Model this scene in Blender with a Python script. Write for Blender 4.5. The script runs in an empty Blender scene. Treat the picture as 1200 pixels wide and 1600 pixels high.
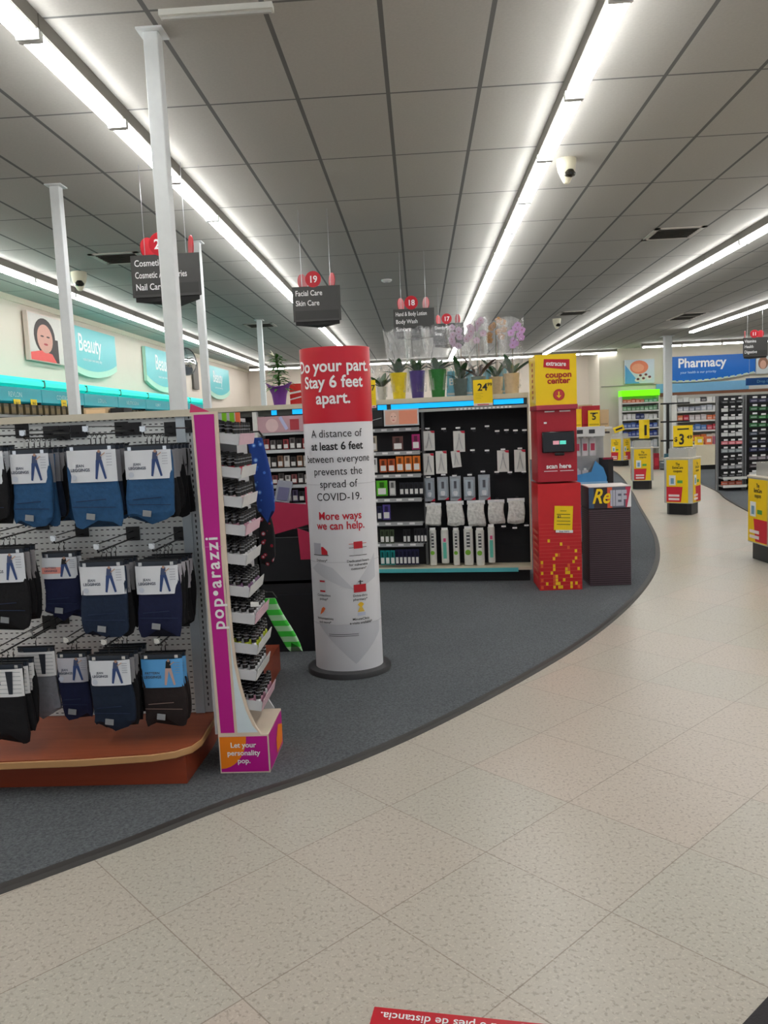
import bpy, math, random
from mathutils import Vector, Matrix
random.seed(7)
R = math.radians
sc = bpy.context.scene
col = sc.collection
# ---------------------------------------------------------------- camera, world, exposure
FPX, YAW, PITCH, ROLL, CAMH = 1230.5, -0.0494, -0.10822, 0.04362, 1.42
def cam_axes():
    F = Vector((math.sin(YAW)*math.cos(PITCH), math.cos(YAW)*math.cos(PITCH), math.sin(PITCH)))
    r = Vector((math.cos(YAW), -math.sin(YAW), 0)); d = F.cross(r)
    c, s = math.cos(ROLL), math.sin(ROLL)
    return c*r+s*d, -s*r+c*d, F
CR, CD, CF = cam_axes()
cd = bpy.data.cameras.new('camera'); cam = bpy.data.objects.new('camera', cd); col.objects.link(cam)
cd.sensor_fit = 'HORIZONTAL'; cd.sensor_width = 36; cd.lens = FPX/1200*36
cd.clip_start = .05; cd.clip_end = 200
cam.matrix_world = Matrix(((CR.x, -CD.x, -CF.x, 0), (CR.y, -CD.y, -CF.y, 0), (CR.z, -CD.z, -CF.z, CAMH), (0, 0, 0, 1)))
sc.camera = cam
sc.view_settings.view_transform = 'Standard'; sc.view_settings.look = 'None'
sc.view_settings.exposure = 0.1; sc.view_settings.gamma = 1; sc.view_settings.use_curve_mapping = False
w = bpy.data.worlds.new('world'); sc.world = w; w.use_nodes = True
w.node_tree.nodes['Background'].inputs[0].default_value = (.9, .95, 1, 1)
w.node_tree.nodes['Background'].inputs[1].default_value = .6   # bluish fill light added for brightness; the room is open behind the camera
TUBE = 22.5      # strength of the fluorescent tubes
CEIL = 3.636
def ray(px, py): return CR*((px-600)/FPX) + CD*((py-800)/FPX) + CF
def onz(px, py, z=0.):
    d = ray(px, py); t = (z-CAMH)/d.z; return Vector((d.x*t, d.y*t, z))
def aty(px, py, Y):
    d = ray(px, py); t = Y/d.y; return Vector((d.x*t, Y, CAMH+d.z*t))
def atx(px, py, X):
    d = ray(px, py); t = X/d.x; return Vector((X, d.y*t, CAMH+d.z*t))
def onplane(px, py, P, rz, off=0.):
    n = Vector((-math.sin(rz), math.cos(rz), 0)); P = Vector(P)+n*off
    d = ray(px, py); t = n.dot(P)/n.dot(d); return Vector((d.x*t, d.y*t, CAMH+d.z*t))

# ---------------------------------------------------------------- materials
def lin(c):
    return tuple((x/255/12.92 if x <= 10 else ((x/255+.055)/1.055)**2.4) for x in c)
MC = {}
def mat(rgb, rough=.6, metal=0., emit=0., var=.06, scale=20., bump=0., alpha=1., coat=0., trans=0.):
    k = (tuple(rgb), rough, metal, emit, var, scale, bump, alpha, coat, trans)
    if k in MC: return MC[k]
    m = bpy.data.materials.new('surface'); m.use_nodes = True
    nt = m.node_tree; b = nt.nodes['Principled BSDF']; L = lin(rgb)
    b.inputs['Roughness'].default_value = rough; b.inputs['Metallic'].default_value = metal
    b.inputs['Coat Weight'].default_value = coat
    b.inputs['Transmission Weight'].default_value = trans
    b.inputs['Base Color'].default_value = (*L, 1)
    tc = nt.nodes.new('ShaderNodeTexCoord')
    if var or bump:
        n = nt.nodes.new('ShaderNodeTexNoise'); n.inputs['Scale'].default_value = scale; n.inputs['Detail'].default_value = 3
        nt.links.new(tc.outputs['Object'], n.inputs['Vector'])
        if var:
            mx = nt.nodes.new('ShaderNodeMix'); mx.data_type = 'RGBA'
            mx.inputs['A'].default_value = (*[x*(1-var) for x in L], 1); mx.inputs['B'].default_value = (*[min(1, x*(1+var)) for x in L], 1)
            nt.links.new(n.outputs['Fac'], mx.inputs['Factor']); nt.links.new(mx.outputs['Result'], b.inputs['Base Color'])
        if bump:
            bp = nt.nodes.new('ShaderNodeBump'); bp.inputs['Strength'].default_value = bump; bp.inputs['Distance'].default_value = .01
            nt.links.new(n.outputs['Fac'], bp.inputs['Height']); nt.links.new(bp.outputs['Normal'], b.inputs['Normal'])
    if emit:
        b.inputs['Emission Color'].default_value = (*L, 1); b.inputs['Emission Strength'].default_value = emit
    if alpha < 1: b.inputs['Alpha'].default_value = alpha
    MC[k] = m; return m
def nodes_mat(name):
    m = bpy.data.materials.new(name); m.use_nodes = True
    return m, m.node_tree, m.node_tree.nodes['Principled BSDF']
def mth(nt, op, a, b=None, c=None):
    n = nt.nodes.new('ShaderNodeMath'); n.operation = op
    for i, x in enumerate((a, b, c)):
        if x is None: continue
        if isinstance(x, (int, float)): n.inputs[i].default_value = x
        else: nt.links.new(x, n.inputs[i])
    return n.outputs[0]
def mixc(nt, f, a, b):
    n = nt.nodes.new('ShaderNodeMix'); n.data_type = 'RGBA'
    if isinstance(f, (int, float)): n.inputs['Factor'].default_value = f
    else: nt.links.new(f, n.inputs['Factor'])
    for k, x in (('A', a), ('B', b)):
        if isinstance(x, tuple): n.inputs[k].default_value = (*x[:3], 1)
        else: nt.links.new(x, n.inputs[k])
    return n.outputs['Result']
def floor_material():
    m, nt, b = nodes_mat('vinyl tile floor'); tc = nt.nodes.new('ShaderNodeTexCoord')
    mp = nt.nodes.new('ShaderNodeMapping'); a = R(45); mp.inputs['Rotation'].default_value = (0, 0, a)
    px, py = .499, 3.489
    mp.inputs['Location'].default_value = (-(px*math.cos(a)-py*math.sin(a)), -(px*math.sin(a)+py*math.cos(a)), 0)
    nt.links.new(tc.outputs['Object'], mp.inputs['Vector'])
    br = nt.nodes.new('ShaderNodeTexBrick'); br.offset = 0; br.squash = 1
    br.inputs['Scale'].default_value = 1; br.inputs['Brick Width'].default_value = .471; br.inputs['Row Height'].default_value = .471
    br.inputs['Mortar Size'].default_value = .0022; br.inputs['Mortar Smooth'].default_value = .3; br.inputs['Bias'].default_value = 0
    br.inputs['Color1'].default_value = (*lin((196, 184, 172)), 1); br.inputs['Color2'].default_value = (*lin((188, 184, 172)), 1)
    br.inputs['Mortar'].default_value = (*lin((150, 138, 126)), 1)
    nt.links.new(mp.outputs[0], br.inputs['Vector'])
    n = nt.nodes.new('ShaderNodeTexNoise'); n.inputs['Scale'].default_value = 75; n.inputs['Detail'].default_value = 2.5
    nt.links.new(tc.outputs['Object'], n.inputs['Vector'])
    r1 = nt.nodes.new('ShaderNodeMapRange'); r1.inputs[1].default_value = .36; r1.inputs[2].default_value = .46
    nt.links.new(n.outputs['Fac'], r1.inputs[0])
    n2 = nt.nodes.new('ShaderNodeTexNoise'); n2.inputs['Scale'].default_value = 110; n2.inputs['Detail'].default_value = 2
    nt.links.new(mp.outputs[0], n2.inputs['Vector'])
    r2 = nt.nodes.new('ShaderNodeMapRange'); r2.inputs[1].default_value = .56; r2.inputs[2].default_value = .66
    nt.links.new(n2.outputs['Fac'], r2.inputs[0])
    dark = mixc(nt, .42, br.outputs['Color'], lin((118, 105, 92)))
    lite = mixc(nt, .3, br.outputs['Color'], lin((228, 222, 208)))
    c = mixc(nt, r1.outputs[0], dark, br.outputs['Color']); c = mixc(nt, r2.outputs[0], c, lite)
    n3 = nt.nodes.new('ShaderNodeTexNoise'); n3.inputs['Scale'].default_value = .8; n3.inputs['Detail'].default_value = 5
    nt.links.new(tc.outputs['Object'], n3.inputs['Vector'])
    c = mixc(nt, mth(nt, 'MULTIPLY', n3.outputs['Fac'], .22), c, lin((160, 146, 128)))
    nt.links.new(c, b.inputs['Base Color']); b.inputs['Roughness'].default_value = .32; b.inputs['Specular IOR Level'].default_value = .45
    return m
def ceiling_material():
    m, nt, b = nodes_mat('ceiling tiles'); tc = nt.nodes.new('ShaderNodeTexCoord')
    s = nt.nodes.new('ShaderNodeSeparateXYZ'); nt.links.new(tc.outputs['Object'], s.inputs[0])
    def line(o, off, per, half):
        f = mth(nt, 'FRACT', mth(nt, 'DIVIDE', mth(nt, 'SUBTRACT', o, off-per*100), per))
        d = mth(nt, 'ABSOLUTE', mth(nt, 'SUBTRACT', f, .5))
        return mth(nt, 'GREATER_THAN', d, .5-half/per)
    lx = line(s.outputs['X'], -.124, .61, .014); ly = line(s.outputs['Y'], 6.771, 1.22, .0095)
    l = mth(nt, 'MAXIMUM', lx, ly)
    n = nt.nodes.new('ShaderNodeTexNoise'); n.inputs['Scale'].default_value = 60; nt.links.new(tc.outputs['Object'], n.inputs['Vector'])
    base = mixc(nt, n.outputs['Fac'], lin((178, 176, 170)), lin((190, 188, 181)))
    c = mixc(nt, l, base, lin((116, 116, 114)))
    nt.links.new(c, b.inputs['Base Color']); b.inputs['Roughness'].default_value = .95; b.inputs['Specular IOR Level'].default_value = .1
    return m
def carpet_material():
    m, nt, b = nodes_mat('carpet'); tc = nt.nodes.new('ShaderNodeTexCoord')
    n = nt.nodes.new('ShaderNodeTexNoise'); n.inputs['Scale'].default_value = 90; n.inputs['Detail'].default_value = 4; n.inputs['Roughness'].default_value = .8
    nt.links.new(tc.outputs['Object'], n.inputs['Vector'])
    n2 = nt.nodes.new('ShaderNodeTexNoise'); n2.inputs['Scale'].default_value = 1.6; n2.inputs['Detail'].default_value = 6
    nt.links.new(tc.outputs['Object'], n2.inputs['Vector'])
    r = nt.nodes.new('ShaderNodeMapRange'); r.inputs[1].default_value = .3; r.inputs[2].default_value = .7; nt.links.new(n.outputs['Fac'], r.inputs[0])
    c = mixc(nt, r.outputs[0], lin((72, 76, 80)), lin((124, 128, 131)))
    c = mixc(nt, mth(nt, 'MULTIPLY', n2.outputs['Fac'], .35), c, lin((66, 70, 74)))
    nt.links.new(c, b.inputs['Base Color']); b.inputs['Roughness'].default_value = 1; b.inputs['Specular IOR Level'].default_value = .05
    bp = nt.nodes.new('ShaderNodeBump'); bp.inputs['Strength'].default_value = .3; bp.inputs['Distance'].default_value = .004
    nt.links.new(n.outputs['Fac'], bp.inputs['Height']); nt.links.new(bp.outputs['Normal'], b.inputs['Normal'])
    return m
def pegboard_material():
    m, nt, b = nodes_mat('slotted pegboard'); tc = nt.nodes.new('ShaderNodeTexCoord')
    s = nt.nodes.new('ShaderNodeSeparateXYZ'); nt.links.new(tc.outputs['Object'], s.inputs[0])
    def cell(o, per, half):
        f = mth(nt, 'FRACT', mth(nt, 'DIVIDE', mth(nt, 'ADD', o, per*400), per))
        return mth(nt, 'LESS_THAN', mth(nt, 'ABSOLUTE', mth(nt, 'SUBTRACT', f, .5)), half/per)
    l = mth(nt, 'MULTIPLY', cell(s.outputs['X'], .0254, .0062), cell(s.outputs['Z'], .0254, .0022))
    c = mixc(nt, l, lin((228, 232, 230)), lin((50, 53, 55)))
    nt.links.new(c, b.inputs['Base Color']); b.inputs['Roughness'].default_value = .5
    return m
def wood_material(c1, c2, sc_=(1.2, 14, 14), rough=.35):
    m, nt, b = nodes_mat('wood veneer'); tc = nt.nodes.new('ShaderNodeTexCoord')
    mp = nt.nodes.new('ShaderNodeMapping'); mp.inputs['Scale'].default_value = sc_; nt.links.new(tc.outputs['Object'], mp.inputs[0])
    n = nt.nodes.new('ShaderNodeTexNoise'); n.inputs['Scale'].default_value = 1.5; n.inputs['Detail'].default_value = 6; n.inputs['Distortion'].default_value = 1.2
    nt.links.new(mp.outputs[0], n.inputs['Vector'])
    nt.links.new(mixc(nt, n.outputs['Fac'], lin(c1), lin(c2)), b.inputs['Base Color']); b.inputs['Roughness'].default_value = rough
    return m
def plastic_film(tint=(235, 240, 240)):
    m, nt, b = nodes_mat('clear film'); out = nt.nodes['Material Output']
    tr = nt.nodes.new('ShaderNodeBsdfTransparent'); gl = nt.nodes.new('ShaderNodeBsdfGlossy'); df = nt.nodes.new('ShaderNodeBsdfDiffuse')
    gl.inputs['Roughness'].default_value = .12; df.inputs['Color'].default_value = (*lin(tint), 1)
    tc = nt.nodes.new('ShaderNodeTexCoord'); mp = nt.nodes.new('ShaderNodeMapping'); mp.inputs['Scale'].default_value = (1, 1, .35)
    n = nt.nodes.new('ShaderNodeTexNoise'); n.inputs['Scale'].default_value = 28; n.inputs['Detail'].default_value = 4
    nt.links.new(tc.outputs['Object'], mp.inputs[0]); nt.links.new(mp.outputs[0], n.inputs['Vector'])
    bp = nt.nodes.new('ShaderNodeBump'); bp.inputs['Strength'].default_value = 1; bp.inputs['Distance'].default_value = .02
    nt.links.new(n.outputs['Fac'], bp.inputs['Height']); nt.links.new(bp.outputs['Normal'], gl.inputs['Normal'])
    r = nt.nodes.new('ShaderNodeMapRange'); r.inputs[1].default_value = .52; r.inputs[2].default_value = .75; r.inputs[4].default_value = .42  # whitish diffuse patches stand in for highlights on the film
    nt.links.new(n.outputs['Fac'], r.inputs[0])
    a = nt.nodes.new('ShaderNodeMixShader'); a.inputs[0].default_value = .12; nt.links.new(tr.outputs[0], a.inputs[1]); nt.links.new(gl.outputs[0], a.inputs[2])
    c = nt.nodes.new('ShaderNodeMixShader'); nt.links.new(r.outputs[0], c.inputs[0]); nt.links.new(a.outputs[0], c.inputs[1]); nt.links.new(df.outputs[0], c.inputs[2])
    nt.links.new(c.outputs[0], out.inputs['Surface']); return m
FILM = plastic_film()
WHITE = mat((235, 235, 232), .5); CREAM = mat((222, 214, 192), .5); BLACK = mat((14, 14, 17), .45); DGREY = mat((62, 62, 62), .5)
SILVER = mat((190, 192, 195), .3, .7); CHROME = mat((225, 228, 230), .15, 1., var=0); RED = mat((196, 22, 40), .35); YEL = mat((250, 214, 0), .5, var=.02)
INK = mat((30, 28, 30), .6, var=0); TXTW = mat((245, 245, 245), .5, var=0); SIGNGREY = mat((70, 70, 68), .5); STEEL = mat((205, 212, 216), .4)
TAG = mat((240, 240, 240), .4, var=0)

# ---------------------------------------------------------------- mesh builder
TXT = {}
def text_mesh(s, bold=0., align='CENTER', shear=0.):
    k = (s, bold, align, shear)
    if k in TXT: return TXT[k]
    c = bpy.data.curves.new('t', 'FONT'); c.body = s; c.align_x = align; c.offset = bold; c.resolution_u = 3; c.shear = shear; c.space_line = .95; c.space_character = 1.22 if '•' in s else 1.
    o = bpy.data.objects.new('t', c); col.objects.link(o)
    dg = bpy.context.evaluated_depsgraph_get(); me = o.evaluated_get(dg).to_mesh()
    r = ([tuple(v.co) for v in me.vertices], [tuple(p.vertices) for p in me.polygons])
    o.evaluated_get(dg).to_mesh_clear(); bpy.data.objects.remove(o); bpy.data.curves.remove(c)
    TXT[k] = r; return r
class MB:
    def __init__(s): s.v = []; s.f = []; s.m = []; s.mats = []
    def add(s, vs, fs, m):
        if m not in s.mats: s.mats.append(m)
        i = s.mats.index(m); n = len(s.v)
        s.v += [tuple(v) for v in vs]; s.f += [tuple(x+n for x in f) for f in fs]; s.m += [i]*len(fs); return s
    def box(s, x0, x1, y0, y1, z0, z1, m):
        return s.add([(x, y, z) for x in (x0, x1) for y in (y0, y1) for z in (z0, z1)],
                     [(0, 1, 3, 2), (4, 6, 7, 5), (0, 4, 5, 1), (2, 3, 7, 6), (0, 2, 6, 4), (1, 5, 7, 3)], m)
    def obox(s, c, sz, m, rot=(0, 0, 0)):
        from mathutils import Euler
        M = Euler(rot).to_matrix(); c = Vector(c)
        vs = [c+M@Vector((x*sz[0]/2, y*sz[1]/2, z*sz[2]/2)) for x in (-1, 1) for y in (-1, 1) for z in (-1, 1)]
        return s.add(vs, [(0, 1, 3, 2), (4, 6, 7, 5), (0, 4, 5, 1), (2, 3, 7, 6), (0, 2, 6, 4), (1, 5, 7, 3)], m)
    def prism(s, pts, y0, y1, m, axis='y'):
        n = len(pts); A = []
        a = sum(pts[i][0]*pts[(i+1) % n][1]-pts[(i+1) % n][0]*pts[i][1] for i in range(n))
        if a < 0: pts = pts[::-1]
        for y in (y0, y1):
            for p in pts: A.append({'y': (p[0], y, p[1]), 'z': (p[0], p[1], y), 'x': (y, p[0], p[1])}[axis])
        f = [tuple(range(n)), tuple(range(2*n-1, n-1, -1))]+[((i+1) % n, i, n+i, n+(i+1) % n) for i in range(n)]
        if axis != 'y': f = [q[::-1] for q in f]
        return s.add(A, f, m)
    def poly(s, pts, y, m): return s.add([(a, y, b) for a, b in pts], [tuple(range(len(pts)))], m)
    def disc(s, x, z, r, y, m, n=24, rz=None):
        rz = rz or r
        return s.poly([(x+r*math.cos(2*math.pi*i/n), z+rz*math.sin(2*math.pi*i/n)) for i in range(n)], y, m)
    def rect(s, x0, x1, z0, z1, y, m): return s.poly([(x0, z0), (x1, z0), (x1, z1), (x0, z1)], y, m)
    def lathe(s, prof, m, c=(0, 0, 0), n=16, sx=1, sy=1, cap=True):
        vs = []; fs = []
        for r, z in prof:
            for i in range(n):
                a = 2*math.pi*i/n; vs.append((c[0]+r*sx*math.cos(a), c[1]+r*sy*math.sin(a), c[2]+z))
        for j in range(len(prof)-1):
            for i in range(n): fs.append((j*n+i, j*n+(i+1) % n, (j+1)*n+(i+1) % n, (j+1)*n+i))
        if cap:
            fs.append(tuple(range(n))[::-1]); fs.append(tuple((len(prof)-1)*n+i for i in range(n)))
        return s.add(vs, fs, m)
    def tube(s, path, r, m, n=8, r2=None):
        P = [Vector(p) for p in path]; vs = []; fs = []
        for i, p in enumerate(P):
            t = (P[min(i+1, len(P)-1)]-P[max(i-1, 0)]).normalized()
            u = t.cross(Vector((0, 0, 1)) if abs(t.z) < .9 else Vector((1, 0, 0))).normalized(); v = t.cross(u)
            rr = r if r2 is None else r+(r2-r)*i/(len(P)-1)
            for k in range(n):
                a = 2*math.pi*k/n; vs.append(p+(u*math.cos(a)+v*math.sin(a))*rr)
        for i in range(len(P)-1):
            for k in range(n): fs.append((i*n+k, i*n+(k+1) % n, (i+1)*n+(k+1) % n, (i+1)*n+k))
        fs.append(tuple(range(n))[::-1]); fs.append(tuple((len(P)-1)*n+k for k in range(n)))
        return s.add(vs, fs, m)
    def text(s, t, x, z, size, y, m, bold=0., align='CENTER', xs=1., rot=0., shear=0., fn=None):
        vs, fs = text_mesh(t, bold, align, shear); c, q = math.cos(rot), math.sin(rot)
        out = []
        for a, b, _ in vs:
            a *= size*xs; b *= size; a, b = a*c-b*q, a*q+b*c
            out.append(fn(x+a, z+b) if fn else (x+a, y, z+b))
        return s.add(out, fs, m)
    def build(s, name, parent=None, loc=(0, 0, 0), rz=0, bevel=0., sub=0):
        me = bpy.data.meshes.new(name); me.from_pydata(s.v, [], s.f)
        for m in s.mats: me.materials.append(m)
        for p, i in zip(me.polygons, s.m): p.material_index = i; p.use_smooth = True
        me.update()
        try: me.set_sharp_from_angle(angle=R(38))
        except Exception: pass
        o = bpy.data.objects.new(name, me); col.objects.link(o); o.location = loc; o.rotation_euler = (0, 0, rz)
        if parent: o.parent = parent
        if bevel:
            b = o.modifiers.new('b', 'BEVEL'); b.width = bevel; b.segments = 2; b.limit_method = 'ANGLE'
        if sub:
            b = o.modifiers.new('s', 'SUBSURF'); b.levels = sub; b.render_levels = sub
        return o
def tag(o, label, cat, group=None, kind=None):
    if label: o['label'] = label
    if cat: o['category'] = cat
    if group: o['group'] = group
    if kind: o['kind'] = kind
    return o
def thing(name, label, cat, loc=(0, 0, 0), rz=0, group=None):
    o = bpy.data.objects.new(name, None); col.objects.link(o); o.empty_display_size = .1
    o.location = loc; o.rotation_euler = (0, 0, rz); return tag(o, label, cat, group)
def struct(o): o['kind'] = 'structure'; return o
def dup(root, loc, rz=None, label=None, group=None, parent=None):
    c = root.copy(); col.objects.link(c)
    if parent is not None: c.parent = parent
    if loc is not None: c.location = loc
    if rz is not None: c.rotation_euler = (0, 0, rz)
    if label: c['label'] = label
    if group: c['group'] = group
    for ch in list(root.children): dup(ch, None, parent=c)
    return c

# ================================================================= SETTING
mb = MB(); mb.box(-7, 12, -4, 36, -.1, 0, floor_material()); struct(mb.build('floor'))
mb = MB(); mb.box(-7, 12.2, -4, 36, CEIL, CEIL+.1, ceiling_material()); struct(mb.build('ceiling'))
WALL = mat((226, 214, 200), .8, var=.03, scale=3); WALLR = mat((222, 214, 198), .8, var=.03, scale=3)
mb = MB(); mb.box(-6.3, -6.1, -4, 28.6, 0, CEIL, WALL); struct(mb.build('wall_left'))
mb = MB(); mb.box(-6.1, 6.05, 28.6, 28.8, 0, CEIL, WALL); struct(mb.build('wall_back'))
mb = MB(); mb.box(6.05, 12.2, 26.9, 28.8, 0, CEIL, WALLR); struct(mb.build('wall_pharmacy'))
mb = MB(); mb.box(12, 12.2, -4, 26.9, 0, CEIL, WALLR); struct(mb.build('wall_right'))
mb = MB(); mb.box(6.1, 7.95, 26.87, 26.9, 2.40, 2.43, mat((150, 145, 135))); struct(mb.build('trim_1'))
mb = MB(); mb.box(-6.1, -6.07, 6, 28.6, CEIL-.09, CEIL, CREAM); struct(mb.build('trim_2'))
# carpet with a curved edge
edge = [(-3.2, .75), (-2.2, 1.62), (-1.39, 2.31), (-1.08, 2.58), (-.81, 2.84), (-.48, 3.10), (-.19, 3.38), (.11, 3.73), (.47, 4.20), (.93, 4.86), (1.33, 5.54), (1.71, 6.30), (2.05, 7.1), (2.36, 8.0), (2.69, 9.2), (3.0, 10.6), (3.42, 12.6), (4.02, 15.4), (4.9, 20), (5.6, 25.5)]
def smooth(P, n=5):
    out = []
    for i in range(len(P)-1):
        p0, p1, p2, p3 = P[max(i-1, 0)], P[i], P[i+1], P[min(i+2, len(P)-1)]
        for k in range(n):
            t = k/n
            out.append(tuple(.5*((2*p1[a])+(-p0[a]+p2[a])*t+(2*p0[a]-5*p1[a]+4*p2[a]-p3[a])*t*t+(-p0[a]+3*p1[a]-3*p2[a]+p3[a])*t**3) for a in (0, 1)))
    return out+[P[-1]]
E2 = smooth(edge)
CARPET = carpet_material()
mb = MB(); mb.prism(E2+[(5.6, 28.55), (-6.05, 28.55), (-6.05, .75)], .0, .008, CARPET, axis='z'); struct(mb.build('floor_carpet'))
def edge_strip(P, wd=.045, h=.013):
    mb = MB(); vs = []; fs = []; n = len(P)
    for i, p in enumerate(P):
        a = Vector(P[max(i-1, 0)]); b = Vector(P[min(i+1, n-1)]); t = (b-a).normalized(); nn = Vector((t.y, -t.x))
        for off, z in ((-wd*.5, .0), (-wd*.5, h), (wd*.25, h), (wd*.5, .0)): vs.append((p[0]+nn.x*off, p[1]+nn.y*off, z))
    for i in range(n-1):
        for k in range(4): fs.append((i*4+k, i*4+(k+1) % 4, (i+1)*4+(k+1) % 4, (i+1)*4+k))
    return mb.add(vs, fs, mat((58, 56, 54), .55))
struct(edge_strip(E2).build('trim_3'))
e3 = [(4.05, 8.2), (4.55, 11.0), (4.95, 13.0), (5.35, 14.6), (5.8, 17.5), (6.3, 21.0), (6.9, 24.5)]
mb = MB(); mb.prism(smooth(e3)+[(11.9, 24.5), (11.9, 8.2)], 0, .008, CARPET, axis='z'); struct(mb.build('floor_carpet'))
struct(edge_strip(smooth(e3)).build('trim_4'))

# ---------------------------------------------------------------- fluorescent fixtures
CHAN_SHADED = mat((112, 108, 100), .6); PAN = mat((215, 215, 210), .5)  # grey-white channel, sides coloured dark for the shade above the tubes
TUBEM = mat((252, 252, 252), .4, emit=TUBE, var=0)
def fixture(L=2.44):
    t = thing('ceiling_light', 'long bare tube ceiling light in the rows running down the shop', 'ceiling light', (0, 0, CEIL), 0, 'tube lights in the rows along the aisles')
    m = MB(); m.box(-.055, .055, .005, L-.005, -.085, 0, CHAN_SHADED); m.box(-.05, .05, .006, L-.006, -.092, -.085, PAN); m.build('housing', t)
    for k in range(2):
        y0 = k*L/2+.03; y1 = (k+1)*L/2-.03
        for sx in (-.042, .044):
            q = MB(); q.tube([(sx, y0, -.122), (sx, y1, -.122)], .015, TUBEM, 8); q.build('tube', t)
        for ya in (y0-.022, y1+.004):
            q = MB(); q.box(-.062, .062, ya, ya+.018, -.142, -.09, WHITE); q.build('socket', t)
    return t
fx = None
ORD = ['first', 'second', 'third', 'fourth', 'fifth', 'sixth', 'seventh', 'eighth', 'ninth', 'tenth', 'eleventh', 'twelfth', 'thirteenth', 'fourteenth']
RN = {-5.004: 'farthest left', -1.954: 'passing the Cosmetics sign', 1.096: 'above the orchids', 4.146: 'over the yellow stands', 7.196: 'at the right edge', 10.246: 'farthest right'}
RC = {}
for xi, y_end, y_start in ((-5.004, 25.8, -1), (-1.954, 25.8, -3), (1.096, 25.8, -3), (4.146, 25.8, -3), (7.196, 23.0, -1), (10.246, 23, 6)):
    k0 = math.ceil((y_start-4.27)/2.44); y = 4.27+2.44*k0
    while y+2.44 < y_end+.6:
        if fx is None: fx = o = fixture(); fx.location = (xi, y, CEIL)
        else: o = dup(fx, (xi, y, CEIL))
        cnt = RC.get(xi, 0); RC[xi] = cnt+1
        o['label'] = 'tube ceiling light, %s from the near end of the row %s' % (ORD[cnt], RN[xi])
        o['group'] = 'tube lights in the row %s' % RN[xi]
        y += 2.44
for x0, Y in ((-5.7, 26.9), (-3.2, 26.9), (-.7, 26.9), (1.8, 26.9), (4.2, 26.9), (7.0, 25.3), (9.45, 25.3)):
    o = dup(fx, (x0+2.44, Y, CEIL), R(90), 'tube ceiling light running crosswise at the far wall, %s from the left' % ORD[[-5.7, -3.2, -.7, 1.8, 4.2, 7.0, 9.45].index(x0)], 'tube lights running crosswise at the far wall')
t = thing('ceiling_channel', 'short unlit white channel on the ceiling above the near pole', 'ceiling fixture', (-.98, 4.35, CEIL))
m = MB(); m.box(-.30, .30, -.03, .03, -.03, 0, mat((228, 228, 220), .5)); m.build('channel', t)
m = MB(); m.box(-.29, .29, -.008, .008, -.042, -.03, mat((190, 190, 185), .5)); m.build('diffuser_strip', t)

# ---------------------------------------------------------------- poles
POLE = mat((226, 230, 230), .4)
def pole(px, py, z0, wd, label, name='support_pole'):
    p = onz(px, py, CEIL)
    t = thing(name, label, 'pole', (p.x, p.y, 0))
    m = MB(); m.box(-wd/2, wd/2, -wd/2, wd/2, z0, CEIL-.012, POLE); m.build('shaft', t, bevel=.006)
    m = MB(); m.box(-wd*.85, wd*.85, -wd*.85, wd*.85, CEIL-.012, CEIL-.001, POLE); m.build('ceiling_plate', t)
    m = MB(); m.box(-wd*.85, wd*.85, -wd*.85, wd*.85, z0, z0+.012, POLE); m.build('floor_plate', t)
    return t
pole(238, 50, .008, .085, 'white square pole nearest the camera, rising beside the pegboard rack')
pole(87, 290, .008, .085, 'white square pole at the left in front of the Beauty wall sign')
pole(307, 378, .008, .085, 'thin white pole just right of the Cosmetics aisle sign')
pole(405, 500, .008, .1, 'far thin white pole left of the purple potted plant')
pole(1043, 525, .008, .2, 'thick white column beside the Pharmacy sign')

# ---------------------------------------------------------------- ceiling vents, cameras, detectors
def vent(px, py, w_, d_, label, dark=(40, 40, 36), mull=False):
    p = onz(px, py, CEIL); t = thing('ceiling_vent', label, 'ceiling vent', (p.x, p.y, CEIL))
    m = MB(); F = mat((205, 200, 190), .6)
    m.box(-w_/2, w_/2, -d_/2, -d_/2+.06, -.012, -.001, F); m.box(-w_/2, w_/2, d_/2-.06, d_/2, -.012, -.001, F)
    m.box(-w_/2, -w_/2+.06, -d_/2, d_/2, -.012, -.001, F); m.box(w_/2-.06, w_/2, -d_/2, d_/2, -.012, -.001, F)
    if mull: m.box(-w_/2, w_/2, -.02, .02, -.012, -.001, F)
    m.build('frame', t)
    q = MB(); q.box(-w_/2+.06, w_/2-.06, -d_/2+.06, d_/2-.06, -.006, -.002, mat(dark)); n = 7
    for i in range(n):
        y = -d_/2+.1+i*(d_-.2)/(n-1); q.obox((0, y, -.012), (w_-.14, .025, .003), mat((95, 92, 84)), (R(35), 0, 0))
    q.build('grille', t)
vent(1052, 364, .61, .61, 'square air vent in the ceiling between the white camera housing and the right light row')
vent(1074, 494, .61, 1.22, 'long dark double ceiling grille ahead of the Pharmacy sign', mull=True)
vent(895, 489, .61, .61, 'small far ceiling vent above the coupon machine')
vent(190, 403, .61, .61, 'ceiling vent half hidden behind the Cosmetics sign')
vent(407, 508, .61, .61, 'ceiling vent behind the far thin pole')
def camera_dome(px, py, s, label):
    p = onz(px, py, CEIL-.1*s); t = thing('security_camera', label, 'security camera', (p.x, p.y, CEIL))
    m = MB(); m.lathe([(.085*s, 0), (.085*s, -.03*s), (.075*s, -.09*s), (.05*s, -.15*s), (.03*s, -.19*s), (.02*s, -.2*s)], mat((232, 226, 200), .4), n=20); m.build('housing', t)
    m = MB(); m.lathe([(.02*s, -.03*s), (.045*s, -.02*s), (.05*s, 0), (.03*s, .03*s)], mat((30, 28, 20), .15), c=(.02*s, -.045*s, -.13*s), n=14); m.build('lens_window', t)
camera_dome(885, 268, 1.0, 'cream cone shaped security camera under the ceiling right of the middle light row')
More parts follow.
